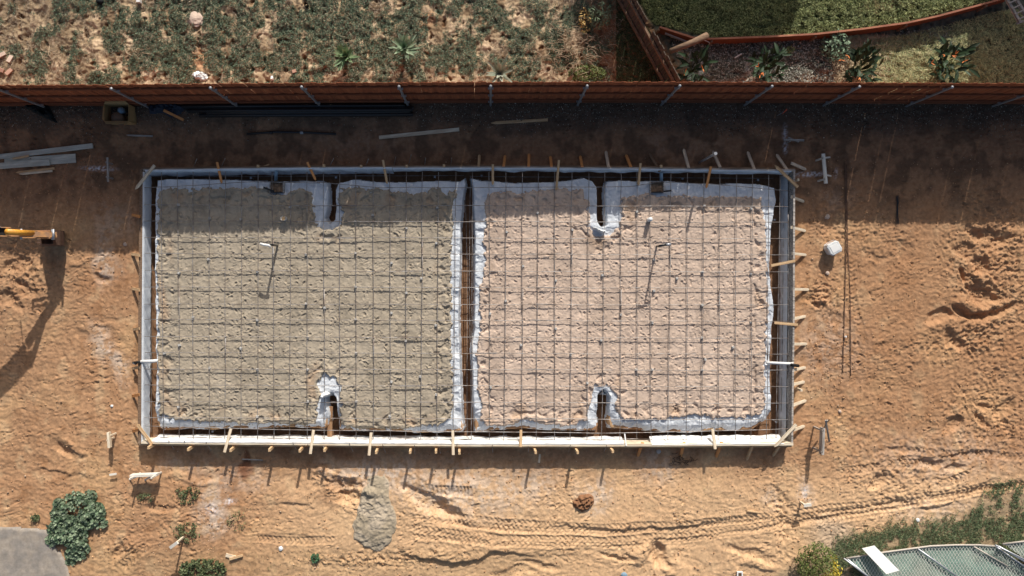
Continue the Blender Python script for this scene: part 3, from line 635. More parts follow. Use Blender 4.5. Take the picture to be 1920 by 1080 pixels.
for a, b, m, lab, pt in [((290,310),(254,355),'wood_pale','pale pointed stake laid diagonally over the upper left form corner',.09),((1496,351),(1453,310),'wood_tan','tan pointed stake laid diagonally over the upper right form corner',.09),((285,833),(257,795),'wood_tan','tan stake laid diagonally over the lower left form corner',.04),((1493,796),(1452,838),'wood_pale','pale stake laid diagonally over the lower right form corner',.09)]:
    stick('corner_brace', P(*a, ZF + .03), P(*b, ZF + .03), .075, .025, M[m], lab, 'wooden stake', 'corner stakes of the form', pt)
for a, b, m, lab in [((1446,498),(1491,489),'wood_tan','tan stake bridging the right trench, upper of two'),((1452,605),(1496,609),'wood_tan','tan stake bridging the right trench, lower of two')]:
    stick('wooden_spreader', P(*a, ZF - .02), P(*b, ZF + .025), .07, .02, M[m], lab, 'wooden stake', 'stakes bridging the right trench')
# kicker braces running from the form top down to the ground outside
def kick(L, lab, grp, w=.072, t=.036):
    for i, (a, b, m) in enumerate(L):
        pa = P(*a, ZF - .02); pb = PG(*b); pb.z -= .02
        stick('kicker_brace', pa, pb, w, t, M[m], lab % ORD[i], 'brace', grp, .05)
M['wood_bleached'] = mat('bleached_wood', (.78,.65,.50), .8, .2, 5, .2, 30, stretch=G, col2=(.60,.48,.36))
O, T_, Gy, Pl = 'wood_orange', 'wood_tan', 'wood_bleached', 'wood_pale'
kick([((897,316),(899,290),T_),((944,315),(947,291),O),((991,316),(992,288),O),((1034,315),(1032,293),O),((1092,316),(1088,292),O),((1141,314),(1136,283),Gy),((1183,314),(1174,290),O),((1237,321),(1218,287),'wood_brown'),((1291,315),(1282,279),Gy),((1350,314),(1337,283),Gy),((1415,320),(1402,284),Gy),((1477,321),(1456,289),Gy)], 'slanted wooden brace outside the upper form, %s from the left', 'braces outside the upper form')
kick([((1484,306),(1512,318),Gy),((1484,369),(1508,378),Pl),((1483,426),(1511,433),Pl),((1486,475),(1512,478),Pl),((1486,542),(1517,543),Pl),((1486,598),(1511,593),Pl),((1486,645),(1513,645),Pl),((1486,694),(1511,689),Pl),((1486,721),(1509,716),Pl),((1486,760),(1512,751),Pl),((1488,806),(1509,799),Pl)], 'slanted pale brace outside the right end form, %s from the top', 'braces outside the right end form')
kick([((262,406),(247,403),O),((262,479),(246,476),T_),((262,544),(247,541),T_),((262,616),(249,618),T_),((262,688),(247,691),T_),((262,740),(247,743),O),((262,805),(248,809),O)], 'short slanted brace outside the left end form, %s from the top', 'braces outside the left end form')
kick([((1205,830),(1196,856),O),((1283,830),(1276,857),O),((1353,829),(1343,858),'wood_orange'),((1412,834),(1400,863),T_),((1467,828),(1449,856),T_)], 'slanted wooden brace outside the lower form, %s from the left', 'braces outside the lower form')
# upright pegs behind the lower form, cleats
def peg(px, py, top, m, lab, grp, w=.07, lean=(0, 0)):
    b = P(px, py, .45); g0 = Vector((b.x + lean[0], b.y + lean[1], float(gh(b.x + lean[0], b.y + lean[1])) - .05))
    stick('wooden_peg', (b.x, b.y, top), g0, w, w * .8, M[m], lab, 'peg', grp, .05)
for i, (x, y, h) in enumerate([(282,838,.55),(355,842,.52),(435,843,.55),(508,842,.58),(565,843,.6),(610,843,.55),(707,846,.6),(770,846,.58),(818,846,.55),(862,847,.6),(1004,846,.6),(1082,846,.6),(1148,845,.55)]):
    peg(x, y, h, 'wood_tan', f'upright wooden peg behind the lower form, {ORD[i]} from the left', 'upright pegs behind the lower form', lean=(-.03, .02))
for i, (x, y) in enumerate([(482,311),(606,310),(676,311),(762,311),(832,310),(1241,311)]):
    peg(x, y, .40, 'wood_tan', f'low wooden peg behind the upper form, {ORD[i]} from the left', 'low pegs behind the upper form')
for i, (x, y) in enumerate([(1500,336),(1506,733)]):
    peg(x, y, .36, 'wood_pale', ['small wooden peg right of the upper right form corner', 'small white peg between two braces of the right form'][i], 'small pegs by the right form', w=.06)
# steel pins
def pin(a, za, b, zb, lab, grp, r=.0095):
    o = MB().tube([P(*a, za), P(*b, zb)], r, 6).build('steel_pin', M['rebar']); tag(o, lab, 'steel pin', grp)
pt_ = [((369,298),(361,318)),((422,297),(413,318)),((626,296),(617,314)),((691,298),(684,315)),((742,294),(738,314)),((771,290),(765,314)),((798,296),(796,313)),((847,296),(845,313))]
for i, (a, b) in enumerate(pt_): pin(a, .62, b, .05, f'thin leaning steel pin behind the upper form, {ORD[i]} from the left', 'steel pins behind the upper form')
pb_ = [((316,826),(327,843)),((345,826),(356,845)),((386,828),(396,845)),((549,830),(556,843)),((577,831),(580,842)),((607,838),(610,849)),((655,831),(662,847)),((717,833),(723,849)),((777,834),(778,851)),((823,836),(826,850)),((857,832),(857,848)),((923,834),(924,848)),((991,836),(991,848)),((1070,833),(1066,848)),((1138,834),(1132,848))]
for i, (a, b) in enumerate(pb_): pin(a, .40, b, .12 if i != 3 else .2, f'thin steel pin leaning over the lower form, {ORD[i]} from the left', 'steel pins along the lower form')

# planks and loose timber
def lying(name, a, b, w, t, m, label, cat='board', z=0.0, group=None, point=0.0):
    pa, pb = PG(*a), PG(*b); pa.z += t / 2 + z; pb.z += t / 2 + z
    return stick(name, pa, pb, w, t, M[m], label, cat, group, point)
GP = 'timber lying left of the slab'
lying('plank', (-20,297),(176,274), .125, .04, 'plank_teal', 'long weathered grey plank, uppermost of the timber at the left edge', group=GP, z=.02)
lying('plank', (10,306),(143,297), .235, .02, 'plank_teal', 'short wide grey board lying under another at the left edge', group=GP, z=.012)
lying('plank', (2,312),(96,305), .155, .035, 'plank_teal', 'grey plank lying on top of the wide grey board', group=GP, z=.045)
lying('stake', (58,293),(27,299), .055, .02, 'wood_tan', 'short tan pointed stake lying on the grey planks', 'stake', z=.07, group=GP, point=.06)
lying('stake', (103,316),(31,324), .065, .03, 'wood_tan', 'tan pointed stake below the grey planks, upper of two', 'stake', group=GP, point=.08)
lying('stake', (100,321),(38,327), .05, .035, 'wood_pale', 'pale pointed stake below the grey planks, lower of two', 'stake', group=GP, point=.08, z=.02)
lying('plank', (711,258),(861,243), .09, .035, 'wood_pale', 'long pinkish grey board lying in the fence shade')
lying('stake', (1027,225),(921,231), .075, .03, 'wood_tan', 'pointed grey stake lying near the fence foot', 'stake', point=.12)
lying('stake', (288,256),(239,254), .045, .03, 'wood_grey', 'small grey stake lying below the cardboard box', 'stake', point=.05, z=.03)
lying('stake', (350,228),(313,210), .065, .03, 'wood_orange', 'orange wooden stake leaning on the dark blue tarp', 'stake', z=.16)
lying('stake', (480,318),(506,309), .03, .03, 'wood_tan', 'thin splinter of wood behind the upper form', 'splinter', z=.03)
# layout stakes (batter boards): cross board on uprights
def batter(a, b, z, w, m, label, legs, t=.03, diag=None, hh=.03, up=.0):
    pa, pb = P(*a, z), P(*b, z); e = empty('batter_board', (pa.x, pa.y, float(gh(pa.x, pa.y)))); tag(e, label, 'batter board', 'survey boards round the slab')
    stick('crosspiece', pa - Vector((0,0,hh/2)), pb - Vector((0,0,hh/2)), w, hh, M[m], '', '', parent=e)
    for k, f in enumerate(legs):
        q = pa.lerp(pb, f); g = Vector((q.x, q.y, float(gh(q.x, q.y)) - .05)); q.z = z + up
        off = (pb - pa).normalized().cross(Vector((0, 0, 1))) * (.03)
        stick('leg', q + off, g + off, .04, .035, M[m], '', '', parent=e)
    if diag:
        for c, d in diag: stick('brace', P(*c[:2], c[2]), P(*d[:2], d[2]), .04, .025, M[m], '', '', parent=e)
    return e
batter((243,893),(293,891), .36, .06, 'wood_white', 'white batter board on legs casting a square shadow, lower left', (.12, .92), hh=.17, up=.16, diag=[((243,899,.0),(256,894,.33)),((272,900,.0),(282,894,.33))])
mb = MB(); 
batter((202,811),(204,840), .34, .06, 'wood_pale', 'pale survey board on a post left of the lower left corner', (.5,), hh=.10, diag=[((206,817,.3),(218,812,.05))])
batter((201,295),(202,341), .3, .05, 'wood_grey', 'upright grey survey board over a white chalk line, left side', (.2,.8))
batter((1544,288),(1549,344), .38, .085, 'wood_white', 'grey survey board over a white chalk line, right side', (.15,.85), diag=[((1546,296,.3),(1556,295,.02)),((1548,328,.3),(1558,330,.02))])
batter((1545,803),(1543,853), .50, .06, 'wood_grey', 'tall grey survey board right of the lower right corner', (.1,.9), hh=.16, diag=[((1548,788,.6),(1555,828,.1)),((1551,788,.6),(1545,806,.2))])
batter((1470,262),(1508,263), .25, .05, 'wood_grey', 'small grey survey board lying above the upper right corner', (.3,), diag=[((1478,258,.2),(1498,266,.24))])
for (a, za), (b, zb), lab, m, w in [(((333,1017), .6), ((319,1027), .55), 'x', 'wood_white', .08)]:
    e = empty('survey_stake', PG(325,1022)); tag(e, 'white topped survey stake among weeds at the lower left', 'stake')
    stick('head', P(*a, za), P(*b, zb), w, .04, M[m], '', '', parent=e); q = P(326, 1022, .57); stick('post', (q.x, q.y, .55), (q.x, q.y, -.05), .045, .04, M['wood_pale'], '', '', parent=e)
e = empty('survey_stake', PG(1513,947)); tag(e, 'white topped survey stake on the tyre tracks at the lower right', 'stake')
stick('head', P(1507,948,.32), P(1521,946,.34), .075, .04, M['wood_white'], '', '', parent=e); q = P(1510,948,.3); stick('post', (q.x, q.y, .31), (q.x, q.y, -.05), .05, .04, M['wood_pale'], '', '', parent=e)
lying('wood_scrap', (210,888),(223,886), .05, .03, 'wood_white', 'white wood scrap between the survey post and white batter board', 'wood scrap', z=.1)
lying('wood_scrap', (1010,866),(1012,850), .05, .04, 'wood_pale', 'small pale offcut in the shadow of the lower form', 'wood scrap', z=.05)
lying('stick', (455,860),(494,862), .03, .025, 'wood_grey', 'crooked dry stick lying below the lower form', 'stick', z=.03)
lying('stick', (432,1047),(456,1040), .055, .05, 'wood_tan', 'broken tan branch piece near the lower weeds', 'branch', z=.02)
lying('pale_slab', (424,1040),(445,1046), .09, .03, 'wood_pale', 'pale flat wood piece beside the broken branch', 'wood scrap', z=.0)
lying('stick', (1400,957),(1421,960), .03, .03, 'wood_tan', 'thin stick lying above the long tyre tracks', 'stick', z=.02)
lying('stick', (1168,993),(1183,983), .025, .025, 'wood_brown', 'thin brown twig on the tyre tracks', 'twig', z=.02)

# loose rebars and wires on the right
for i, (pts, lab) in enumerate([([(1583,305),(1585,430),(1584,520),(1579,700)], 'long loose rebar on the dirt right of the slab, left of two'), ([(1586,310),(1588,450),(1593,560),(1594,705)], 'long loose rebar on the dirt right of the slab, right of two')]):
    P3 = [PG(x, y, .03) for x, y in smooth_line(pts, 6)]; o = MB().tube(P3, .011, 6).build('loose_rebar', M['rust'], None, True); tag(o, lab, 'rebar', 'loose rebars beside the slab')
mb = MB()
for k in range(7):
    x = 1679 + k * 1.0; mb.tube([PG(x + random.uniform(-1, 1), 366 + random.uniform(0, 6), .03), PG(1681 + random.uniform(-2, 2), 395, .035), PG(1682 + random.uniform(-3, 3), 418 + random.uniform(-4, 6), .03)], .006, 4)
tag(mb.build('wire_bundle', M['abs']), 'bundle of dark tie wires lying at the shadow edge', 'wire bundle')
o = MB().tube([PG(1740 - 157, 630, .05)] + [PG(1584.5, 632, .05)], .03, 6).build('couple', M['pvc']); o.name = 'white_couple'; tag(o, 'small white plastic fitting on the left loose rebar', 'pipe fitting')

# ------------------------------------------------------------------ main fence
fx = np.interp
def fence_base(px): return np.interp(px, [-300, 0, 300, 600, 900, 1200, 1500, 1920, 2200], [199, 197.5, 196, 193, 191.5, 190.5, 192, 193.5, 195])
def main_fence():
    xs = -60.0; posts = [(-4, 170), (208, 168), (394, 167), (565, 163), (748, 162), (920, 162), (1101, 162), (1275, 163), (1448, 165), (1612, 165), (1786, 168), (1965, 170)]
    FB = lambda x: P(x, fence_base(x), float(bank(x)) - .01)
    e = empty('redwood_fence', P(920, 191)); tag(e, 'long reddish brown board fence with steel posts crossing the whole view', 'fence')
    base = [-3] 
    bx = [CX + (p[0] - CX) * (CAMZ - 1.8 - float(bank(p[0]))) / (CAMZ - float(bank(p[0]))) for p in posts]; bx = [-230] + bx + [2080]
    H_ = 1.83; gap = .004
    def extra(wx_): return float(0.0)
    for i in range(len(bx) - 1):
        mb = MB(); x = bx[i]
        p0 = FB(bx[i]); p1 = FB(bx[i + 1]); L = (p1 - p0).length; d = (p1 - p0).normalized(); n = int(L / .142); bw = L / n
        nrm = Vector((d.y, -d.x, 0)).normalized()
        M3 = Matrix((d, nrm, d.cross(nrm) if d.cross(nrm).z > 0 else -d.cross(nrm))).transposed()
        for k in range(n):
            c = p0 + d * bw * (k + .5); h = H_ + random.uniform(-.014, .014); th = .011
            tilt = Matrix.Rotation(random.uniform(-.004, .004), 3, 'Y')
            b = len(mb.v); w2 = bw / 2 + (.001 if random.random() > .045 else -.0035); oy = (-.005 if k % 2 else .005) + random.uniform(-.002, .002)
            prof = [(-w2, .03), (w2, .03), (w2, h - .03), (w2 - .03, h), (-w2 + .03, h), (-w2, h - .03)]
            for s in (-th / 2 + oy, th / 2 + oy):
                for (u, z) in prof: mb.v.append(c + M3 @ (tilt @ Vector((u, s, z))))
            mb.f.append(tuple(b + q for q in range(6))[::-1]); mb.f.append(tuple(b + 6 + q for q in range(6)))
            for q in range(6): mb.f.append((b + q, b + (q + 1) % 6, b + 6 + (q + 1) % 6, b + 6 + q))
        o = mb.build('board_panel', M['redwood']); par(o, e)
        for z, zz in ((1.55, .085), (.92, .085), (.3, .085)):
            r = MB().box((p0 + p1) / 2 + nrm * .031 + Vector((0, 0, z)), (L - .004, .038, zz), M3).build('rail', M['redwood_dark']); par(r, e)
        kb = MB().box((p0 + p1) / 2 + nrm * .014 + Vector((0, 0, .075)), (L - .004, .035, .14), M3).build('kickboard', M['redwood_dark']); par(kb, e)
    for i, x in enumerate(bx[1:-1]):
        p = FB(x) + Vector((0, -.085, 0)); z0 = p.z; mb = MB().tube([(p.x, p.y, z0 - .1), (p.x, p.y, z0 + 1.78)], .030, 10); 
        o = mb.build('steel_post', M['galv'], None, False); par(o, e)
        cap = MB().tube([(p.x, p.y, z0 + 1.78), (p.x, p.y, z0 + 1.80), (p.x, p.y, z0 + 1.82)], .03, 10, radii=[.036, .034, .012]).build('post_cap', M['galv']); cap.parent = o
        for z in (1.55, .92, .3):
            b2 = MB().box((p.x, p.y + .02, z + z0), (.13, .05, .05)).build('bracket', M['galv']); b2.parent = o
    return e
main_fence()

# ------------------------------------------------------------------ side fence (old), running up from the main fence
def side_fence():
    Ht = 1.25
    a = P(1165, -120, Ht); b = P(1277, 152, Ht); a.z = b.z = 0
    a = P(1178, -30, Ht); a.z = 0; d = (b - a).normalized(); a = b - d * 5.2; L = 5.2; nrm = Vector((d.y, -d.x, 0))
    if nrm.x > 0: nrm = -nrm
    e = empty('old_board_fence', b); tag(e, 'weathered brown board fence with jagged tops running up from main fence', 'fence')
    mb = MB(); n = int(L / .14); M3 = Matrix((d, nrm, Vector((0, 0, 1)))).transposed()
    broken = {n - 12, n - 11}
    for k in range(n):
        h = Ht + random.uniform(-.05, .03); 
        if k in broken: h -= .5
        c = a + d * (.14 * (k + .5)) + nrm * random.uniform(-.012, .012); mb.box(c + Vector((0, 0, h / 2)), (.118, .02, h), M3 @ Matrix.Rotation(random.uniform(-.02, .02), 3, 'Y'))
    par(mb.build('board_panel', M['oldfence']), e)
    for z, m in ((.95, 'wood_brown'), (.3, 'wood_brown')):
        r = MB().box((a + b) / 2 + nrm * .055 + Vector((0, 0, z)), (L, .05, .09), M3).build('rail', M[m]); par(r, e)
    q = P(1198, 20, 1.25); q = b - d * ((b.y - q.y) / abs(d.y)) + nrm * .12
    o = MB().tube([(q.x, q.y, -.05), (q.x, q.y, 1.27)], .03, 10).build('steel_post', M['galv']); par(o, e)
    c = MB().tube([(q.x, q.y, 1.27), (q.x, q.y, 1.30)], .04, 10).build('post_cap', M['galv']); c.parent = o
side_fence()
# low red edging fence
def low_fence():
    top = [(1237,51),(1300,71),(1335,73),(1440,69),(1530,64),(1620,54),(1700,43),(1760,30),(1850,6),(1900,-8)]
    e = empty('low_plank_fence', P(1335, 73)); tag(e, 'low reddish plank fence dividing the lawn from the mulched border', 'fence')
    for i in range(len(top) - 1):
        z = .42; a = P(*top[i], z); b = P(*top[i + 1], z); d = (b - a); L = d.length; d.normalize(); nr = Vector((-d.y, d.x, 0)); M3 = Matrix((d, nr, Vector((0, 0, 1)))).transposed()
        o = MB().box((a + b) / 2 + Vector((0, 0, -z / 2)), (L + .012, .04 + .003 * (i % 2), z + .003 * (i % 2)), M3).build('plank', M['redwood_dark']); par(o, e)
        o = MB().box((a + b) / 2 + Vector((0, 0, .012)), (L, .046, .02 + .003 * (i % 2)), M3).build('cap_rail', mcap); par(o, e)
        if i % 2 == 0:
            o = MB().box(a - nr * .05 + Vector((0, 0, -.22)), (.05, .05, .40), M3).build('post', M['wood_brown']); par(o, e)
mcap = mat('red_cap_board', (.40,.17,.10), .7, .2, 5, .2, 30, col2=(.30,.12,.075))
low_fence()
lying('lath', (1243,68),(1300,90), .05, .025, 'wood_grey', 'grey lath lying in the shade behind the low plank fence', 'lath', z=.2)
o = MB().tube([P(1257,96,.85), P(1300,79,.85), P(1326,66,.82)], .085, 12, radii=[.07,.08,.085]).build('timber_log', M['wood_brown'], None, True); tag(o, 'round weathered timber post resting on the fences above the mulch', 'log')
# uprights carrying the log (fallen old post)
# rail rack at the far right corner
e = empty('slatted_pallet', P(1905, 20)); tag(e, 'dark slatted wooden rack in the upper right corner', 'rack')
for x0, x1 in ((1884, 1912), (1902, 1930)):
    stick('side_rail', P(x0, -8, .5), P(x1, 42, .5), .07, .05, M['wood_grey'], '', '', parent=e)
for k in range(5):
    t = k / 4.5; stick('slat', P(1886 + 26 * t, -4 + 46 * t, .55), P(1904 + 24 * t, -12 + 46 * t, .55), .035, .02, M['wood_grey'], '', '', parent=e)
o = MB().tube([P(1906, 44, .4), P(1935, 34, .4)], .03, 8).build('grey_pipe', M['galv']); tag(o, 'grey pipe end beside the dark slatted rack', 'pipe')

# ------------------------------------------------------------------ pipes, box, tarp near the fence
def pipe(pts, r, m, label, cat='pipe', group=None, name='pipe', n=10):
    o = MB().tube(pts, r, n).build(name, M[m], None, True); tag(o, label, cat, group); return o
for i, (y, x0, x1, z) in enumerate([(200,345,760,.10),(204,350,776,.06),(208,355,774,.10),(211,390,770,.06),(216,376,775,.05)]):
    pipe([PG(x0, y + 1.5, z), PG((x0 + x1) / 2, y, z), PG(x1, y - .5, z)], .05 if i else .045, 'abs', f'long black drain pipe at the foot of the fence, {ORD[i]} from the fence', 'pipe', 'black pipes along the fence foot', 'drain_pipe')
e = empty('black_hose', PG(548, 250)); tag(e, 'thin black pipe with joints lying above the upper form', 'pipe')
par(MB().tube([PG(464,252,.05), PG(520,248,.05), PG(570,249,.06), PG(631,252,.05)], .028, 8).build('tube', M['abs'], None, True), e)
for x in (509, 567): par(MB().tube([PG(x - 3, 249.5, .055), PG(x + 3, 249.5, .055)], .042, 8).build('joint', M['abs'] if x < 550 else M['galv'], None, True), e)

def crumple(cx, cy, outline, z, amp, m, name, label, cat, seed, lam=.12, thick=0.0):
    """soft crumpled sheet over an outline (px), resting on the ground"""
    pts = W([(cx + a, cy + b) for a, b in outline], z); a = np.array(pts); x0, y0 = a.min(0) - .02; x1, y1 = a.max(0) + .02; st = .018
    X, Y = np.meshgrid(np.arange(x0, x1, st), np.arange(y0, y1, st)); d = poly_sd(X, Y, pts) + .01 * perlin(X / .06, Y / .06, seed)
    Z = gh(X, Y) + .01 + (z + amp * (ridged(X, Y, lam, 2, seed) - .6)) * sstep(0, .06, d)
    ny, nx = X.shape; idx = np.arange(nx * ny).reshape(ny, nx); F = np.stack([idx[:-1, :-1], idx[:-1, 1:], idx[1:, 1:], idx[1:, :-1]], -1).reshape(-1, 4)
    kv = (d > -.01).ravel(); F = F[kv[F].all(1)]; used = np.zeros(nx * ny, bool); used[F.ravel()] = True; mp = np.cumsum(used) - 1
    o = raw(name, np.stack([X, Y, Z], -1).reshape(-1, 3)[used], mp[F], M[m], smooth=(amp < .03)); tag(o, label, cat); return o
crumple(85, 208, [(-38,-24),(-10,-24),(12,-20),(25,5),(33,27),(20,22),(0,12),(-22,0),(-36,-14)], .08, .10, 'darktarp', 'dark_tarp', 'dark green tarp slumped at the foot of the fence, left side', 'tarp', 3, .2)
crumple(325, 212, [(-36,-12),(-5,-16),(25,-14),(32,-4),(20,6),(2,12),(-12,4),(-36,6)], .10, .09, 'bluetarp', 'blue_tarp', 'crumpled dark blue tarp beside the cardboard box', 'tarp', 4, .14)

def card_box():
    e = empty('cardboard_box', PG(241, 224)); tag(e, 'open cardboard box at the fence foot holding paper rolls', 'box')
    z0 = float(e.location.z); a = P(222, 207); b = P(266, 238); h = .38; t = .008; x0, x1, y1, y0 = a.x, b.x, a.y, b.y
    par(MB().box(((x0 + x1) / 2, (y0 + y1) / 2, z0 + .02), (x1 - x0, y1 - y0, .02)).build('bottom', M['card']), e)
    for c, s in [(((x0), (y0 + y1) / 2, z0 + h / 2), (t, y1 - y0, h)), ((x1, (y0 + y1) / 2, z0 + h / 2), (t, y1 - y0, h)), (((x0 + x1) / 2, y0, z0 + h / 2), (x1 - x0 - t, t, h)), (((x0 + x1) / 2, y1, z0 + h / 2), (x1 - x0 - t, t, h))]:
        par(MB().box(c, s).build('side', M['card']), e)
    def flap(v): par(MB().build_quad(v) if False else raw('flap', v, [(0, 1, 2, 3)], M['card']), e)
    H1 = z0 + h
    flap([(x0, y0, H1), (x0, y1, H1), (x0 - .10, y1 - .05, H1 - .12), (x0 - .12, y0 + .08, H1 - .12)])
    flap([(x1, y0, H1), (x1, y1, H1), (x1 + .05, y1 - .04, H1 - .2), (x1 + .06, y0 + .05, H1 - .2)])
    flap([(x0, y0, H1), (x1, y0, H1), (x1 - .03, y0 - .07, H1 + .03), (x0 + .06, y0 - .08, H1 + .02)])
    flap([(x0, y1, H1), (x1, y1, H1), (x1 - .05, y1 + .06, H1 + .06), (x0 + .05, y1 + .05, H1 + .05)])
    cx, cy = (x0 + x1) / 2 - .05, (y0 + y1) / 2
    o = MB().tube([(cx, cy - .10, z0 + .04), (cx, cy - .10, z0 + .28)], .14, 14).build('paper_roll', M['bag'], None, True); tag(o, 'brown paper roll standing inside the cardboard box', 'paper roll')
    o = MB().tube([(cx + .10, cy + .10, z0 + .04), (cx + .10, cy + .09, z0 + .27), (cx + .1, cy + .09, z0 + .31)], .08, 10, radii=[.07, .085, .03]).build('blue_bag', M['bluepipe'], None, True); tag(o, 'small blue grey bag standing inside the cardboard box', 'bag')
card_box()
# flag on wire
e = empty('marker_flag', PG(1457, 216)); tag(e, 'small red orange marker flag on a wire near the fence', 'flag')
par(MB().tube([PG(1457, 217, .02), PG(1468, 211, .25)], .006, 5).build('wire', M['galv']), e)
p = P(1468, 210, .3); par(raw('cloth', [p + Vector(v) for v in [(-.04,-.07,0),(.10,.085,.01),(.11,.045,.0)]], [(0,1,2)], M['flagcol']), e)
# white bucket
def bucket():
    p = PG(1555.5, 466); mb = MB(); e = empty('plastic_bucket', p, .5)
    z1 = .36; w = .15
    def ring(r, z, k=8): return [Vector((r * math.cos(2 * math.pi * i / k + .39) , r * math.sin(2 * math.pi * i / k + .39) * .93, z)) for i in range(k)]
    ring = lambda r, z: [Vector((r * x, r * y, z * .72)) for x, y in ((1, -.6), (1, .6), (.72, .93), (-.72, .93), (-1, .6), (-1, -.6), (-.72, -.93), (.72, -.93))]
    rs = [ring(.145, .0), ring(.155, .30), ring(.17, .31), ring(.17, .36), ring(.15, .38)]
    for r in rs: mb.v += r
    for i in range(len(rs) - 1):
        for k in range(8): mb.f.append((i * 8 + k, i * 8 + (k + 1) % 8, i * 8 + 8 + (k + 1) % 8, i * 8 + 8 + k))
    mb.f.append(tuple(32 + k for k in range(8))); mb.f.append(tuple(range(8))[::-1])
    o = mb.build('body', M['bucket'], e)
    lid = MB().box((0, 0, .276), (.2, .19, .012)).build('lid', M['white'], e)
    h = MB().tube([(-.175, 0, .22), (-.18, .06, .15), (-.14, .17, .12), (0, .18, .11), (.14, .17, .12), (.18, .06, .15), (.175, 0, .22)], .006, 5).build('handle', M['galv'], e)
    tag(e, 'white lidded bucket standing on dirt right of the slab', 'bucket')
bucket()

# ------------------------------------------------------------------ plumbing inside the slab
def riser(px, py, z1, r, m, label, lean=(0, 0), elbow=None, ring=False):
    p = P(px, py, z1); b = Vector((p.x + lean[0], p.y + lean[1], 0)); b.z = ZP - .1
    e = empty('standpipe', (b.x, b.y, ZP)); tag(e, label, 'pipe', 'standpipes rising through the sand')
    o = MB().tube([b, p], r, 12, caps=not ring).build('tube', M[m], None, True); par(o, e)
    if ring:
        c = MB().tube([p - Vector((0, 0, .03)), p + Vector((0, 0, .02))], r + .012, 14, caps=False).build('collar', M[m], None, True); par(c, e)
        c = MB().tube([p - Vector((0, 0, .06)), p - Vector((0, 0, .045))], r * .95, 12).build('plug', M['wood_tan']); par(c, e)
    if elbow:
        q = p + Vector(elbow); c = MB().tube([p, p + Vector((0, 0, .05)), q + Vector((0, 0, .03)), q], r * 1.15, 10).build('elbow', M[m], None, True); par(c, e)
riser(504, 458, 1.0, .028, 'abs', 'tall black standpipe with white elbow on the left sand bed', (-0.02, 0))
o = MB().tube([P(488,457,.98), P(495,459,1.0), P(504,460,1.0), P(507,463,.97)], .032, 10).build('pipe_elbow', M['pvc'], None, True); tag(o, 'white elbow fitting on top of the tall black standpipe', 'pipe fitting')
riser(531, 409, .42, .056, 'pvc', 'short white round drain pipe in shade on the left sand bed', ring=True)
riser(1248, 459, 1.1, .024, 'abs', 'tall thin dark standpipe on the right sand bed', (-.02, 0), elbow=(-.16, -.03, .0))
o = MB().tube([P(1248,459,1.1), P(1258,458,1.1)], .035, 8).build('pipe_plug', M['galv'], None, True); tag(o, 'grey cap on the tall thin dark standpipe', 'pipe cap')
riser(1220, 411, .50, .055, 'pvc', 'short white capped drain pipe on the right sand bed', )
def shower_box(px, py, label, pipe_px, seed, w=.34, d=.27):
    p = P(px, py, .3); e = empty('drain_box', (p.x, p.y, ZP)); tag(e, label, 'drain box', 'boxes for drains by the upper form')
    t = .02
    for c, s in [((-w/2, 0), (t, d)), ((w/2, 0), (t, d)), ((0, -d/2), (w - t, t)), ((0, d/2), (w - t, t))]:
        par(MB().box((p.x + c[0], p.y + c[1], .21), (s[0], s[1], .22)).build('side', M['abs'] if s[0] > .1 else M['wood_grey']), e)
    X, Y = np.meshgrid(np.linspace(-w/2 + .012, w/2 - .012, 16), np.linspace(-d/2 + .012, d/2 - .012, 12)); Z = .26 + .04 * perlin(X / .07, Y / .07, seed)
    idx = np.arange(X.size).reshape(X.shape); F = np.stack([idx[:-1, :-1], idx[:-1, 1:], idx[1:, 1:], idx[1:, :-1]], -1).reshape(-1, 4)
    c = np.array((.22,.15,.10)) * (1 + .4 * perlin(X / .05, Y / .05, seed + 1))[..., None]
    par(raw('soil_fill', np.stack([X + p.x, Y + p.y, Z], -1).reshape(-1, 3), F, M['soil'], colors=c.reshape(-1, 3)), e)
    o = MB().tube([P(*pipe_px[0], .30), P(*pipe_px[1], .10)], .042, 10).build('feed_pipe', M['bluepipe'], None, True); tag(o, label.replace('soil filled box', 'short blue grey pipe above the box'), 'pipe')
    o = MB().tube([P(px - 5 if px < 900 else px + 12, py + 8, .32), P(px - 26 if px < 900 else px + 28, py + (0 if px < 900 else 6), .34)], .024, 8).build('trap_pipe', M['abs'], None, True); tag(o, label.replace('soil filled box', 'short black trap pipe at the box'), 'pipe')
    q = P(px - 27 if px < 900 else px + 29, py + (0 if px < 900 else 6), .34)
    o = MB().tube([q, q + Vector((0, 0, .05))], .035, 8).build('pipe_plug', M['pvc']); tag(o, label.replace('soil filled box', 'white cap on the trap pipe at the box'), 'pipe cap')
shower_box(519, 351, 'soil filled box by the upper form, left sand bed', [(518,320),(517,338)], 1)
shower_box(1232, 351, 'soil filled box by the upper form, right sand bed', [(1240,324),(1240,345)], 2)
pipe([P(1437,680,.30), P(1460,681,.30), P(1487,682,.36)], .035, 'pvc', 'white horizontal pipe crossing the right trench', name='white_pipe')
pipe([P(1484,684,.42), P(1497,686,.30)], .04, 'dark', 'dark valve at the end of the right white pipe', 'valve', name='valve')
pipe([P(296,676,.31), P(288,677,.32), P(264,678,.36)], .042, 'pvc', 'white horizontal pipe crossing the left trench', name='white_pipe')
pipe([P(262,679,.40), P(250,680,.24)], .035, 'dark', 'dark hose end at the left white pipe', 'hose', name='valve')
pipe([P(251,680,.3), P(255,682,.22)], .035, 'galv', 'grey cap hanging at the left dark hose end', 'cap', name='pipe_plug')
crumple(612, 742, [(-10,-6),(-2,-9),(8,-4),(12,3),(6,8),(-6,6),(-14,3)], .34, .06, 'rag', 'white_cloth_wrap', 'white wrap bunched over the lower notch of the left sand bed', 'plastic wrap', 8, .1)
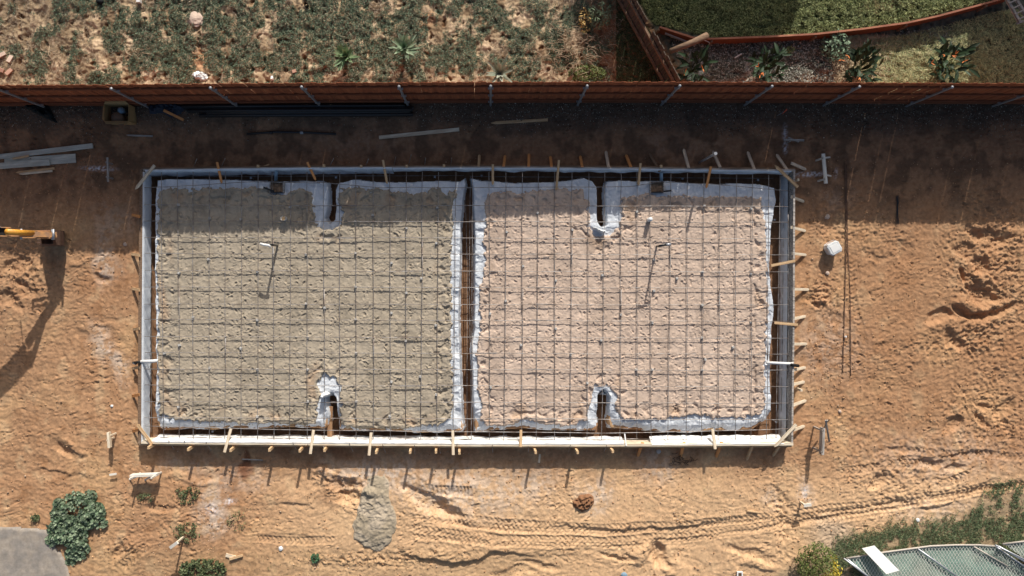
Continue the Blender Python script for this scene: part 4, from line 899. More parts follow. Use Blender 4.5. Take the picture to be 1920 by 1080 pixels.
crumple(1138, 742, [(-10,-3),(-4,-8),(2,-3),(10,-7),(11,2),(0,7),(-8,5)], .30, .05, 'rag', 'white_cloth_wrap', 'white wrap bunched over the lower notch of the right sand bed', 'plastic wrap', 9, .1)
crumple(1128, 428, [(-16,-6),(-8,-2),(2,2),(10,0),(8,8),(0,12),(-10,6),(-18,0)], .29, .03, 'rag', 'white_cloth_wrap', 'bright white plastic tuft below the upper notch of the right sand bed', 'plastic wrap', 10, .1)
# plank in the left lower notch & centre trench
stick('trench_plank', P(620,762,.02), P(618,822,-.02), .12, .03, M['wood_brown2'], 'brown plank lying in the lower notch trench of left sand bed', 'plank')
# anchor rods across lower trench
for i, (a, b) in enumerate([((1171,811),(1174,836))]):
    stick('pvc_sleeve', P(*a, .3), P(*b, .38), .03, .03, M['pvc'], 'thin white sleeve resting on the lower form right of the notch', 'sleeve')
# bolts / small anchors hanging in the trenches
bolt = None
for i, (x, y) in enumerate([(469,333),(629,332),(815,331),(903,329),(1281,334),(1423,337),(397,810),(949,818),(1457,792),(1454,412)]):
    p = P(x, y, -.05)
    if bolt is None:
        bolt = MB().tube([(0, 0, -.12), (0, 0, .08)], .012, 8).box((0, 0, .09), (.05, .05, .02)).build('anchor_bolt', M['galv']); o = bolt
    else: o = bolt.copy(); COL.objects.link(o)
    o.location = p + Vector((0, 0, -.15)); tag(o, 'small steel anchor bolt standing in the footing trench', 'anchor bolt', 'anchor bolts in the footing trench')

# ------------------------------------------------------------------ excavator arm
def excavator():
    e = empty('excavator_arm', PG(90, 445)); tag(e, 'yellow mini excavator arm with worn bucket reaching in from the left', 'excavator')
    A = P(0, 436, 2.0); 
    def pt(px, py, z): return P(px, py, z)
    # bucket: profile in x-z, extruded in y; the rear plate faces the camera
    yc = P(90, 446, .4).y; hw = .165
    xb = P(79, 446, .4).x
    prof = [(.48,.72),(.50,.45),(.46,.22),(.36,.06),(.20,.0),(.02,.05),(-.10,.20),(-.13,.30)]
    mb = MB(); n = len(prof); t = .02
    for (x, z) in prof:
        for s in (-1, 1): mb.v.append(Vector((xb + x, yc + s * hw, z)))
    for (x, z) in prof:
        cx, cz = .2, .4; k = .93
        for s in (-1, 1): mb.v.append(Vector((xb + cx + (x - cx) * k, yc + s * (hw - .01), cz + (z - cz) * k)))
    for i in range(n - 1):
        mb.f.append((i*2, i*2+1, i*2+3, i*2+2)); j = n * 2
        mb.f.append((j+i*2, j+i*2+2, j+i*2+3, j+i*2+1))
    mb.f += [(0, n*2, n*2+1, 1), (n*2-2, n*2-1, n*4-1, n*4-2)]
    par(mb.build('bucket', M['rust']), e)
    for s in (-1, 1):
        m2 = MB(); poly = prof + [(.10, .62), (.3, .74)]
        for y in (0, .022): m2.v += [Vector((xb + x, yc + s * hw + s * y, z)) for x, z in poly]
        k = len(poly); m2.f.append(tuple(range(k))); m2.f.append(tuple(k + q for q in range(k))[::-1])
        for q in range(k): m2.f.append((q, (q+1)%k, k+(q+1)%k, k+q))
        par(m2.build('side_plate', M['rust']), e)
    for y in (-.11, -.04, .04, .11): par(MB().box((xb - .16, yc + y, .27), (.10, .035, .03), Matrix.Rotation(.5, 3, 'Y')).build('tooth', M['rust']), e)
    for y in (-.085, .085): par(MB().box((xb + .36, yc + y + .05, .80), (.30, .025, .2)).build('ear', M['orangepaint']), e)
    # linkage and stick
    y1 = yc + .055
    def beam(a, b, w, h, name, m):
        a = Vector(a); b = Vector(b); d = (b - a); L = d.length; d.normalize(); y = Vector((0, 1, 0)); z = d.cross(y).normalized(); y = z.cross(d); M3 = Matrix((d, y, z)).transposed()
        par(MB().box((a + b) / 2, (L, w, h), M3).build(name, M[m]), e)
    tipx, tipz = P(99, 446, .85).x, .85; c0 = P(64, 440, 1.15).x; c1 = P(13, 440, 1.95).x
    sx = P(20, 437, 1.65)
    for s in (-1, 1): beam((tipx, y1 + s * .085, tipz + .08), (xb - .12, y1 + s * .085, 1.02), .022, .05, 'link', 'orangepaint')
    beam((tipx + .02, y1, tipz - .08), (sx.x - .1, y1 - .03, 1.62), .13, .15, 'stick', 'orangepaint')
    par(MB().tube([(tipx - .10, y1, 1.02), (c0, y1, 1.15)], .028, 8).build('cylinder_rod', M['galv'], None, True), e)
    par(MB().tube([(c0, y1 + .01, 1.15), (c1, y1, 1.95)], .07, 12).build('cylinder', M['yellow'], None, True), e)
    par(MB().tube([(xb - .3, y1 + .11, 1.35), (sx.x, y1 + .10, 2.0), (sx.x - .3, y1 + .06, 2.3)], .018, 6).build('hose', M['abs'], None, True), e)
    for (x, z) in ((tipx, .86), (tipx + .08, .95), (xb - .1, 1.03)): par(MB().tube([(x, y1 - .13, z), (x, y1 + .13, z)], .03, 10).build('pin', M['galv'], None, True), e)
    # boom beyond the picture edge
    beam((sx.x - .05, y1 - .0, 1.78), (sx.x - 1.0, y1 + .02, 2.55), .20, .30, 'stick_head', 'dark')
    for s in (-1, 1): beam((sx.x + .12, y1 + s * .10, 1.82), (sx.x - .6, y1 + s * .10, 2.35), .02, .16, 'cheek', 'orangepaint')
    beam((sx.x - .8, y1, 2.45), (sx.x - 2.6, y1 + .05, 1.6), .24, .34, 'boom', 'yellow')
excavator()

# ------------------------------------------------------------------ heaps
def heap(name, outline, z, poly_noise, cols, label, cat, seed, lam=.15, m='soil', st=.018):
    pts = W(outline, 0); a = np.array(pts); x0, y0 = a.min(0) - .03; x1, y1 = a.max(0) + .03
    X, Y = np.meshgrid(np.arange(x0, x1, st), np.arange(y0, y1, st)); d = poly_sd(X, Y, pts) + .05 * fbm(X, Y, .25, 3, seed)
    Z = gh(X, Y) - .03 + z * np.clip(d / (.9 * max(d.max(), .01)), 0, 1) ** .6 + poly_noise * fbm(X, Y, lam, 4, seed + 2, .6) * sstep(-.02, .1, d) + .03 * sstep(0, .05, d)
    c = np.zeros(X.shape + (3,)) + np.array(cols[0]); c = paint(c, cols[1], sstep(-.3, .5, fbm(X, Y, .5, 3, seed + 5)))
    ny, nx = X.shape; idx = np.arange(nx * ny).reshape(ny, nx); F = np.stack([idx[:-1, :-1], idx[:-1, 1:], idx[1:, 1:], idx[1:, :-1]], -1).reshape(-1, 4)
    kv = (d > -.03).ravel(); F = F[kv[F].all(1)]; used = np.zeros(nx * ny, bool); used[F.ravel()] = True; mp = np.cumsum(used) - 1
    o = raw(name, np.stack([X, Y, Z], -1).reshape(-1, 3)[used], mp[F], M[m], smooth=True, colors=c.reshape(-1, 3)[used]); tag(o, label, cat)
heap('sand_pile', [(690,892),(722,890),(732,905),(734,940),(744,965),(746,990),(735,1015),(720,1032),(700,1038),(680,1025),(664,1010),(660,985),(668,965),(672,935),(682,915)], .09, .018, ((.37,.31,.225),(.47,.395,.30)), 'long grey sand heap spilled below the lower form', 'sand pile', 61)
heap('dirt_pile', [(1072,940),(1082,928),(1098,925),(1113,930),(1115,945),(1105,956),(1090,960),(1075,952)], .10, .07, ((.25,.13,.07),(.33,.19,.11)), 'small lumpy reddish dirt pile above the tyre tracks', 'dirt pile', 71, .1)
heap('clod_pile', [(1525,556),(1540,553),(1548,566),(1535,575),(1524,568)], .08, .06, ((.42,.24,.13),(.48,.28,.16)), 'small clod heap beside the right form braces', 'dirt pile', 72, .08)

# driveway corner
dr = W([(-60,990),(20,991),(70,995),(94,1000),(103,1028),(120,1052),(130,1075),(131,1140),(-60,1140)], 0)
a = np.array(dr); X, Y = np.meshgrid(np.arange(a[:,0].min(), a[:,0].max() + .05, .035), np.arange(a[:,1].min(), a[:,1].max() + .05, .035)); d = poly_sd(X, Y, dr) + .035 * fbm(X, Y, .35, 4, 5)
Z = np.where(d > 0, np.maximum(gh(X, Y), .035) * 0 + .055 + .004 * perlin(X / .3, Y / .3, 6), .055 + np.maximum(d, -.1) * .8)
ny, nx = X.shape; idx = np.arange(nx * ny).reshape(ny, nx); F = np.stack([idx[:-1, :-1], idx[:-1, 1:], idx[1:, 1:], idx[1:, :-1]], -1).reshape(-1, 4); kv = (d > -.08).ravel(); F = F[kv[F].all(1)]
used = np.zeros(nx * ny, bool); used[F.ravel()] = True; mp = np.cumsum(used) - 1
o = raw('driveway', np.stack([X, Y, Z], -1).reshape(-1, 3)[used], mp[F], M['asphalt'], smooth=True); tag(o, 'dusty grey asphalt driveway corner', kind='structure')

# ------------------------------------------------------------------ small vegetation helpers
def leaf_cloud(name, c, size, col, tilt, aspect, m, label=None, cat=None, kind=None, group=None, parent=None):
    n = len(c); r = RS
    th = r.uniform(0, 2 * np.pi, n); ph = r.normal(0, tilt, n); ps = r.normal(0, tilt, n)
    u = np.stack([np.cos(th) * np.cos(ph), np.sin(th) * np.cos(ph), np.sin(ph)], -1); v = np.stack([-np.sin(th) * np.cos(ps), np.cos(th) * np.cos(ps), np.sin(ps)], -1)
    L = size[:, None]; Wd = (size * aspect)[:, None]
    up = np.cross(u, v)
    V = np.stack([c - u * L * .5, c - v * Wd * .5 + up * L * .12, c + u * L * .5, c + v * Wd * .5 + up * L * .12], 1).reshape(-1, 3)
    i = np.arange(n) * 4; F = np.concatenate([np.stack([i, i + 1, i + 3], -1), np.stack([i + 1, i + 2, i + 3], -1)])
    o = raw(name, V, F, m, parent, colors=np.repeat(col, 4, 0)); 
    if label: tag(o, label, cat, group, kind)
    return o
def scatter(maskf, n, x0, x1, y0, y1):
    px = RS.uniform(x0, x1, n); py = RS.uniform(y0, y1, n); p = maskf(px, py); k = RS.rand(n) < p; return px[k], py[k]
def w3(px, py, dz):
    x = (px - CX) * S0; y = (CY - py) * S0; f = (CAMZ - gh(x, y)) / CAMZ; x = x * f; y = y * f; return np.stack([x, y, gh(x, y) + dz], -1)
def gcol(n, a, b, jit=.25):
    t = RS.rand(n)[:, None]; c = np.array(a) * (1 - t) + np.array(b) * t; return np.clip(c * (1 + jit * RS.normal(0, 1, (n, 1))), .005, 1)

# ground cover behind the fence
def m_yard(px, py):
    x = (px - CX) * S0; y = (CY - py) * S0
    n = fbm(x, y, .75, 4, 140, .62); base = .34 - .50 * sstep(180, 40, px) + .18 * sstep(150, 300, px) * sstep(1000, 600, px) - .25 * sstep(110, 160, py)
    n = n + .35 * fbm(x, y, .13, 2, 147); return sstep(.0, .45, n + base - .02) *  .9 * sstep(1165, 1130, px + 10 * n)
px, py = scatter(m_yard, 520000, -60, 1170, -110, 162)
n = len(px); h = .05 * np.abs(fbm((px - CX) * S0, (CY - py) * S0, .16, 2, 145)) + RS.uniform(0, .03, n)
leaf_cloud('ground_cover', w3(px, py, .012) + np.stack([0*h, 0*h, h], -1), RS.uniform(.014, .038, n), gcol(n, (.045,.085,.048), (.20,.25,.165), .35), .55, .6, M['leaf'], 'small leafed green weeds covering the yard behind the fence', 'ground cover', 'stuff')
# straw, dry litter
def m_straw(px, py):
    n = fbm((px - CX) * S0, (CY - py) * S0, .6, 3, 150); return sstep(-.2, .5, n + .5 * sstep(250, 50, px)) * .8
px, py = scatter(m_straw, 60000, -60, 1170, -60, 160); n = len(px)
leaf_cloud('dry_straw', w3(px, py, .03), RS.uniform(.04, .15, n), gcol(n, (.14,.10,.065), (.52,.42,.30)), .3, .08, M['leaf'], 'dry straw and dead stems strewn over the yard', 'straw', 'stuff')
# right hand yard: lawn, grasses, mulch
def lnf(px): return np.interp(px, [1180,1240,1335,1540,1700,1860,1930], [40,52,74,68,44,3,-10])
def m_lawn(px, py): return (px > 1200 + (py) * .55) * (py < lnf(px) - 3) * (.55 + .45 * sstep(-.3, .3, fbm((px - CX) * S0, (CY - py) * S0, .3, 2, 160)))
px, py = scatter(m_lawn, 60000, 1190, 1960, -60, 76); n = len(px)
leaf_cloud('lawn_grass', w3(px, py, .03), RS.uniform(.03, .09, n), gcol(n, (.08,.12,.04), (.34,.36,.15)), .5, .22, M['leaf'], 'rough green lawn grass beyond the low plank fence', 'grass', 'stuff')
def m_mid(px, py):
    b = (py > lnf(px) + 22) * (py < 158)
    return b * np.maximum(sstep(1600, 1640, px) * sstep(1800, 1720, px) * .8, sstep(1760, 1800, px) * .9) 
px, py = scatter(m_mid, 30000, 1580, 1960, 20, 160); n = len(px); t = sstep(1700, 1600, px)[:, None]
leaf_cloud('border_grass', w3(px, py, .05), RS.uniform(.06, .16, n), gcol(n, (.22,.27,.13), (.52,.47,.24)) * (1 + .2 * t), .3, .10, M['leaf'], 'soft yellow green grass growing in the border', 'grass', 'stuff')
def m_strw2(px, py): return (px > 1560) * (px < 1680) * (py > lnf(px) + 15) * (py < 158) * sstep(1690, 1600, px)
px, py = scatter(m_strw2, 4500, 1555, 1700, 60, 160); n = len(px)
leaf_cloud('dry_straw', w3(px, py, .05), RS.uniform(.06, .2, n), gcol(n, (.42,.30,.18), (.62,.50,.34)), .3, .08, M['leaf'], 'tan dry grass heap beside the bird of paradise plants', 'dry grass', 'stuff')
def m_mulch(px, py): return ((px > 1225 + py * .42) & (px < 1590) & (py > lnf(px) + 4) & (py < 160)) * .9 + ((px > 1680) & (px < 1800) & (py > 55) & (py < 95)) * .6
px, py = scatter(m_mulch, 17000, 1250, 1810, 55, 160); n = len(px)
leaf_cloud('wood_mulch', w3(px, py, .02), RS.uniform(.03, .08, n), gcol(n, (.09,.09,.072), (.50,.50,.43), .35), .4, .35, M['leaf'], 'grey wood chip mulch in the planted border', 'mulch', 'stuff')
# shaded grass left of old fence
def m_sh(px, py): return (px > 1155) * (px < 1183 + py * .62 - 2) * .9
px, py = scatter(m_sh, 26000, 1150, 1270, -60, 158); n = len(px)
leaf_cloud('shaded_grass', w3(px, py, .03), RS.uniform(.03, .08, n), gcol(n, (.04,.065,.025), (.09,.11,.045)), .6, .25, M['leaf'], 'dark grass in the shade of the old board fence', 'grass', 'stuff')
# bottom right grass
yb = lambda px: np.interp(px, [1560,1590,1680,1760,1820,1836,1845,1880,1950], [1010,1000,975,972,958,940,912,900,902])
def m_br(px, py):
    n = fbm((px - CX) * S0, (CY - py) * S0, .55, 3, 170); d = py - yb(px)
    bare = sstep(1835, 1850, px) * sstep(905, 925, py) * sstep(985, 965, py)
    n3 = fbm((px - CX) * S0, (CY - py) * S0, .16, 3, 171); return sstep(-8, 20, d + 12 * n3) * sstep(-.55, .0, n + .08 + .5 * n3 - .5 * bare) * (px > 1560) * sstep(1660, 1600, py + (px - 1600) * 0)
px, py = scatter(m_br, 90000, 1560, 1960, 890, 1110); n = len(px)
leaf_cloud('grass_patch', w3(px, py, .03), RS.uniform(.03, .07, n), gcol(n, (.045,.085,.038), (.19,.235,.12), .35), .6, .24, M['leaf'], 'ragged green grass above the chain link panels', 'grass', 'stuff')
# sparse weeds low centre/left
def m_w(px, py):
    n = fbm((px - CX) * S0, (CY - py) * S0, .45, 3, 180); z = 0
    for x, y, rx, ry, k in [(560,1060,90,22,.5),(590,1040,20,10,.8),(500,1055,30,20,.5),(400,1030,60,40,.35),(440,975,40,30,.5),(380,1010,40,20,.6),(352,930,34,14,.9),(360,990,34,18,.8),(395,1060,50,12,.8),(470,985,20,20,.5),(150,925,30,12,.9),(120,935,14,14,.7),(280,940,16,12,.3),(300,1000,14,18,.5),(950,1070,20,12,.4),(1280,945,40,14,.35),(1350,935,40,16,.3),(270,935,20,10,.6),(1835,500,6,30,.6),(1890,495,10,16,.5),(1912,560,14,12,.7),(1895,610,14,14,.4),(300,930,10,20,.4),(640,1062,30,12,.3),(330,945,10,8,.5),(90,945,30,12,.4),(60,800,0.1,.1,0),(1925,480,20,60,.8)]:
        z = np.maximum(z, k * np.exp(-(((px - x) / rx) ** 2 + ((py - y) / ry) ** 2)))
    return z * sstep(-.3, .4, n + .1)
px, py = scatter(m_w, 60000, 0, 1940, 470, 1090); n = len(px)
leaf_cloud('scattered_weeds', w3(px, py, .02), RS.uniform(.018, .045, n), gcol(n, (.075,.11,.04), (.22,.22,.10)), .5, .4, M['leaf'], 'small scattered weeds on the lower dirt', 'weeds', 'stuff')

# stones
def stones(name, px, py, size, col, label, kind='stuff'):
    n = len(px); c = w3(px, py, 0); c[:, 2] += size * .25
    base = np.array([(1,0,0),(0,1,0),(-1,0,0),(0,-1,0),(0,0,.8),(0,0,-.8)], float); f = np.array([(0,1,4),(1,2,4),(2,3,4),(3,0,4),(1,0,5),(2,1,5),(3,2,5),(0,3,5)])
    th = RS.uniform(0, 6.28, n); cs, sn = np.cos(th), np.sin(th); b = base[None] * RS.uniform(.6, 1.3, (n, 6, 1)) * size[:, None, None] * .5
    x = b[..., 0] * cs[:, None] - b[..., 1] * sn[:, None] * .7; y = b[..., 0] * sn[:, None] + b[..., 1] * cs[:, None] * .7
    V = np.stack([x, y, b[..., 2]], -1) + c[:, None]
    F = (f[None] + (np.arange(n) * 6)[:, None, None]).reshape(-1, 3)
    o = raw(name, V.reshape(-1, 3), F, M['stone'], colors=np.repeat(col, 6, 0)); tag(o, label, 'stones', None, kind)
def m_g(px, py):
    q = sstep(262, 205, py + 18 * fbm((px - CX) * S0, (CY - py) * S0, 1.4, 2, 190)); return q * (1 - .8 * sstep(340, 400, px) * sstep(790, 760, px)) * (py > 193)
px, py = scatter(m_g, 16000, -40, 1960, 192, 285); n = len(px)
stones('gravel', px, py, RS.uniform(.012, .04, n) , gcol(n, (.06,.055,.048), (.42,.39,.33), .5), 'dark gravel with pale bits along the fence foot')
def m_d(px, py):
    ins_ = (px > 255) * (px < 1500) * (py > 305) * (py < 845)
    q = .12 + .7 * np.exp(-((py - 960) / 40) ** 2) * (px > 1150) * (px < 1460) + .5 * np.exp(-(((px - 560) / 90) ** 2 + ((py - 940) / 25) ** 2)) + .6 * np.exp(-(((px - 320) / 60) ** 2 + ((py - 1050) / 30) ** 2)) + .4 * sstep(1010, 1060, py) * (px > 560) * (px < 1500) + .6 * np.exp(-(((px - 1570) / 40) ** 2 + ((py - 1010) / 40) ** 2)) + .3 * np.exp(-(((px - 1560) / 40) ** 2 + ((py - 720) / 160) ** 2))
    return q * (1 - ins_) * (py > 280)
px, py = scatter(m_d, 45000, 0, 1940, 290, 1090); n = len(px)
stones('pebbles', px, py, RS.uniform(.01, .032, n) * (1 + (RS.rand(n) < .03) * 1.2), gcol(n, (.32,.19,.11), (.62,.50,.38), .2), 'loose pebbles and crumbs of soil on the bare dirt')

def m_c(px, py):
    ins_ = (px > 250) * (px < 1512) * (py > 300) * (py < 850)
    n = fbm((px - CX) * S0, (CY - py) * S0, .5, 3, 195); q = .10 + sstep(.05, .6, n)
    for x, y, rx, ry, k in [(1850,500,70,110,2),(35,520,50,50,1.5),(1840,800,80,60,1),(1465,960,30,50,2),(650,915,50,30,1.5),(235,1035,40,30,1),(1545,410,40,40,1.5),(1540,560,30,20,2),(1530,700,25,120,1),(680,1050,150,14,1.2),(1275,862,20,8,2),(1600,800,60,60,.6)]:
        q = q + k * np.exp(-(((px - x) / rx) ** 2 + ((py - y) / ry) ** 2))
    return np.clip(q, 0, 1) * (1 - ins_) * (py > 300)
px, py = scatter(m_c, 30000, 0, 1940, 300, 1090); n = len(px)
stones('soil_clods', px, py, .016 + .045 * RS.rand(n) ** 3, gcol(n, (.36,.195,.10), (.58,.38,.22), .15), 'small clods of orange brown earth strewn over the dirt')
# ------------------------------------------------------------------ plants
def blade_plant(name, px, py, n, L, w, m_cols, label, cat, group=None, lift=(.4, 1.2), fold=.35, tip=.02, droop=.5, base_z=0.0, lean=(0, 0), wmax=.35, dist=None, flowers=0):
    p = PG(px, py); e = empty(name, p); tag(e, label, cat, group)
    V = []; F = []; Cc = []
    for i in range(n):
        az = i * 2.399963 + random.uniform(-.2, .2); el = random.uniform(*lift); LL = L * random.uniform(.75, 1.1); K = 8
        d = Vector((math.cos(az), math.sin(az), 0)); side = Vector((-d.y, d.x, 0)); b = len(V); col = np.array(m_cols[0]) + (np.array(m_cols[1]) - np.array(m_cols[0])) * random.random()
        for k in range(K):
            t = k / (K - 1); r = LL * (t * math.cos(el) + droop * .18 * t * t); z = base_z + LL * (t * math.sin(el) - droop * .35 * t ** 3)
            ww = w * (min(1, t / wmax * .6 + .4) if t < wmax else (1 - ((t - wmax) / (1 - wmax)) ** 1.6)) + .001
            c = d * r + Vector((lean[0] * z, lean[1] * z, z))
            V += [c + side * ww + Vector((0, 0, ww * fold)), c, c - side * ww + Vector((0, 0, ww * fold))]; Cc += [col * 1.0, col * .8, col * 1.0]
        for k in range(K - 1):
            a = b + k * 3; F += [(a, a+1, a+4, a+3), (a+1, a+2, a+5, a+4)]
    raw('leaves', V, F, M['leaf'], e, True, np.array(Cc))
    if base_z > .05: MB().tube([(0, 0, -.03), (lean[0] * base_z, lean[1] * base_z, base_z)], .05, 8).build('stem', M['bark'], e)
    return e
AG = ((.16,.27,.13), (.34,.45,.25))
blade_plant('agave', 652, 112, 40, .42, .042, AG, 'small green agave rosette, left of the three agaves', 'agave', 'agaves behind the fence', (.35, 1.35), base_z=.22, lean=(.0,.0), droop=.1)
blade_plant('agave', 762, 99, 50, .46, .048, ((.22,.33,.20), (.46,.55,.38)), 'large pale green agave rosette, middle of the three agaves', 'agave', 'agaves behind the fence', (.3, 1.35), base_z=.30, droop=.1)
blade_plant('agave', 937, 140, 26, .52, .042, ((.26,.31,.23), (.48,.50,.40)), 'greyish agave touching the main fence, right of the three agaves', 'agave', 'agaves behind the fence', (.35, 1.3), base_z=.05, droop=.15)
def strelitzia(px, py, n, R, label, fl):
    p = PG(px, py); e = empty('bird_of_paradise', p); tag(e, label, 'plant', 'bird of paradise plants in the border')
    V = []; F = []; Cc = []
    for i in range(n):
        az = random.uniform(0, 2 * math.pi); rr = R * math.sqrt(random.random()); d0 = Vector((math.cos(az), math.sin(az), 0)); az += random.gauss(0, .9); d = Vector((math.cos(az), math.sin(az), 0)); L = random.uniform(.16, .42); b0 = d0 * rr * .72 + Vector((0, random.uniform(-.05, .1), random.uniform(.15, .6)))
        el = random.uniform(.1, 1.3); side = Vector((-d.y, d.x, 0)); b = len(V); col = np.array((.016,.030,.014)) * random.uniform(.6, 2.0); K = 7; wd = random.uniform(.03, .05)
        for k in range(K):
            t = k / (K - 1); c = b0 + d * (L * t * math.cos(el)) + Vector((0, 0, L * (t * math.sin(el) - .2 * t * t))); ww = wd * math.sin(math.pi * (t * .92 + .06)) ** .8 + .002
            V += [c + side * ww + Vector((0, 0, ww * .4)), c, c - side * ww + Vector((0, 0, ww * .4))]; Cc += [col, col * 1.5, col]
        for k in range(K - 1):
            a = b + k * 3; F += [(a, a+1, a+4, a+3), (a+1, a+2, a+5, a+4)]
    raw('leaves', V, F, M['leaf'], e, True, np.array(Cc))
    mb = MB()
    for i in range(n // 2):
        az = random.uniform(0, 6.28); rr = R * .45 * random.random(); mb.tube([(math.cos(az) * rr * .3, math.sin(az) * rr * .3, 0), (math.cos(az) * rr, math.sin(az) * rr, .35)], .008, 4)
    mb.build('stalks', M['leafstalk'], e)
    for (fx_, fy_) in fl:
        q = P(fx_, fy_, .75) - p; mb = MB()
        for k in range(2):
            az = random.uniform(0, 6.28); d = Vector((math.cos(az), math.sin(az), .5)).normalized(); s = Vector((-d.y, d.x, 0)).normalized()
            mb.strip([q, q + d * .035, q + d * .07, q + d * .11], [.004, .013, .011, .002], s, fold=.4)
        mb.build('flower', M['petal'], e)
M['leafstalk'] = mat('leaf_stalk', (.07,.10,.035), .6)
strelitzia(1295, 136, 50, .42, 'dark green bird of paradise plant beside the old board fence', [(1318,129),(1285,136)])
strelitzia(1430, 134, 66, .52, 'bird of paradise plant with two large orange flowers on the mulch', [(1425,141),(1431,136),(1422,125)])
strelitzia(1600, 134, 76, .56, 'bird of paradise plant between the mulch and tan dry grass', [(1612,145),(1590,104),(1577,112)])
strelitzia(1762, 127, 90, .62, 'broad bird of paradise plant with several orange flowers, rightmost', [(1772,103),(1785,104),(1807,115),(1746,118),(1791,102)])
def bush(name, px, py, R, n, size, cols, label, cat, hgt=.35, aspect=.7, tilt=.5, flat=1.0, holes=.0, shape=None, cols2=None, stems=True, group=None, seed=1):
    p = PG(px, py); e = empty(name, p); tag(e, label, cat, group)
    r = RS; th = r.uniform(0, 6.283, n); q = np.sqrt(r.rand(n)); x = R * q * np.cos(th); y = R * flat * q * np.sin(th)
    if shape is not None:
        xs = []; ys = []
        for (ox, oy, rr, k) in shape:
            m = int(n * k); t = r.uniform(0, 6.283, m); qq = np.sqrt(r.rand(m)); xs.append(ox * S0 + rr * S0 * qq * np.cos(t)); ys.append(-oy * S0 + rr * S0 * qq * np.sin(t))
        x = np.concatenate(xs); y = np.concatenate(ys)
    n = len(x); nz = fbm(x + px, y + py, .16, 2, seed); keep = nz > -.75 + holes * 1.35; x, y, nz = x[keep], y[keep], nz[keep]; n = len(x)
    z = hgt * (.35 + .65 * r.rand(n)) * (1 + .6 * nz) * np.clip(1.2 - (np.hypot(x, y / max(flat, .1)) / (R * 1.4)) ** 2, .25, 1)
    col = gcol(n, *cols, .2)
    if cols2 is not None:
        w = sstep(-.05, .18, x - y * .6 + .1 * nz - cols2[2])[:, None] * (r.rand(n) < .75)[:, None]; col = col * (1 - w) + gcol(n, cols2[0], cols2[1], .15) * w
    # rounded leaves: hexagons
    th = r.uniform(0, 6.283, n); s = size * r.uniform(.6, 1.25, n); ph = r.normal(0, tilt, n); ps = r.normal(0, tilt, n)
    u = np.stack([np.cos(th) * np.cos(ph), np.sin(th) * np.cos(ph), np.sin(ph)], -1); v = np.stack([-np.sin(th) * np.cos(ps), np.cos(th) * np.cos(ps), np.sin(ps)], -1) * aspect
    c = np.stack([x, y, z], -1); V = [c - np.cross(u, v) * s[:, None] * .12]
    for k in range(6):
        a = k * math.pi / 3; V.append(c + (u * math.cos(a) + v * math.sin(a)) * s[:, None] * .5)
    V = np.stack(V, 1).reshape(-1, 3); i = np.arange(n) * 7; F = np.concatenate([np.stack([i, i + 1 + k, i + 1 + (k + 1) % 6], -1) for k in range(6)])
    cc = np.repeat(col, 7, 0).reshape(n, 7, 3); cc[:, 0] *= 1.25; raw('foliage', V, F, M['leaf'], e, colors=cc.reshape(-1, 3))
    if stems:
        mb = MB()
        for k in range(min(12, n)):
            mb.tube([(x[k] * .3, y[k] * .3, -.02), (x[k] * .7, y[k] * .7, z[k] * .5), (x[k], y[k], z[k])], .006, 4)
        mb.build('stems', M['bark'], e)
DG = ((.07,.125,.065), (.27,.33,.22))
bush('squash_plant', 140, 978, .75, 2600, .075, DG, 'large dark leafy vine plant beside the driveway corner', 'plant', .17, .95, .38, shape=[(-26,-32,13,.10),(-24,-15,16,.12),(-12,12,28,.30),(-25,20,20,.14),(42,-20,17,.14),(28,-8,20,.14),(10,5,20,.14),(5,25,24,.14),(10,50,20,.12),(-5,62,12,.05),(30,-42,10,.03),(-38,10,10,.03),(2,-40,18,.07),(-40,34,12,.05),(30,-46,14,.05),(52,-2,12,.04),(-6,74,9,.03)], seed=3)
WG = ((.07,.10,.045), (.16,.18,.085))
bush('weed_clump', 352, 928, .38, 520, .045, WG, 'leafy weed clump in the dirt below the left slab corner', 'weed', .07, .7, .5, .62, .50, group='weed clumps on the lower dirt', seed=4)
bush('weed_clump', 352, 998, .36, 560, .045, WG, 'leafy weed clump above the white topped survey stake', 'weed', .07, .7, .5, .75, .50, group='weed clumps on the lower dirt', seed=5)
bush('weed_clump', 275, 932, .24, 150, .04, WG, 'tiny weed clump in the shadow of the white batter board', 'weed', .1, .7, .5, .5, .3, group='weed clumps on the lower dirt', seed=6)
bush('weed_clump', 382, 1066, .62, 1100, .06, WG, 'wide round leafed weed clump at the bottom edge', 'weed', .15, .9, .45, .45, .3, group='weed clumps on the lower dirt', seed=7)
bush('weed_clump', 445, 975, .26, 130, .04, ((.12,.14,.06),(.26,.25,.12)), 'thin pale weed clump right of the chalky patch', 'weed', .1, .6, .5, 1.0, .4, group='weed clumps on the lower dirt', seed=8)
bush('weed_clump', 68, 970, .11, 60, .05, WG, 'tiny leafy weed left of the dark vine plant', 'weed', .1, .9, .4, 1, .0, group='weed clumps on the lower dirt', seed=9)
bush('weed_clump', 592, 1045, .12, 90, .05, ((.05,.13,.06),(.10,.19,.10)), 'bright green weed near the bottom of the sand heap', 'weed', .1, .9, .4, 1, .0, group='weed clumps on the lower dirt', seed=10)
bush('citrus_bush', 1521, 1052, .52, 2600, .062, ((.07,.10,.03), (.19,.22,.07)), 'rounded green bush turning yellow on its right side, bottom edge', 'bush', .75, .5, .8, 1.15, .1, cols2=((.50,.38,.04), (.66,.50,.07), .18), seed=11)
bush('shrub', 1122, 36, .30, 170, .13, ((.10,.15,.08), (.22,.26,.16)), 'grey green shrub with long leaves on brown soil', 'shrub', .5, .22, .6, 1.1, .0, seed=12)
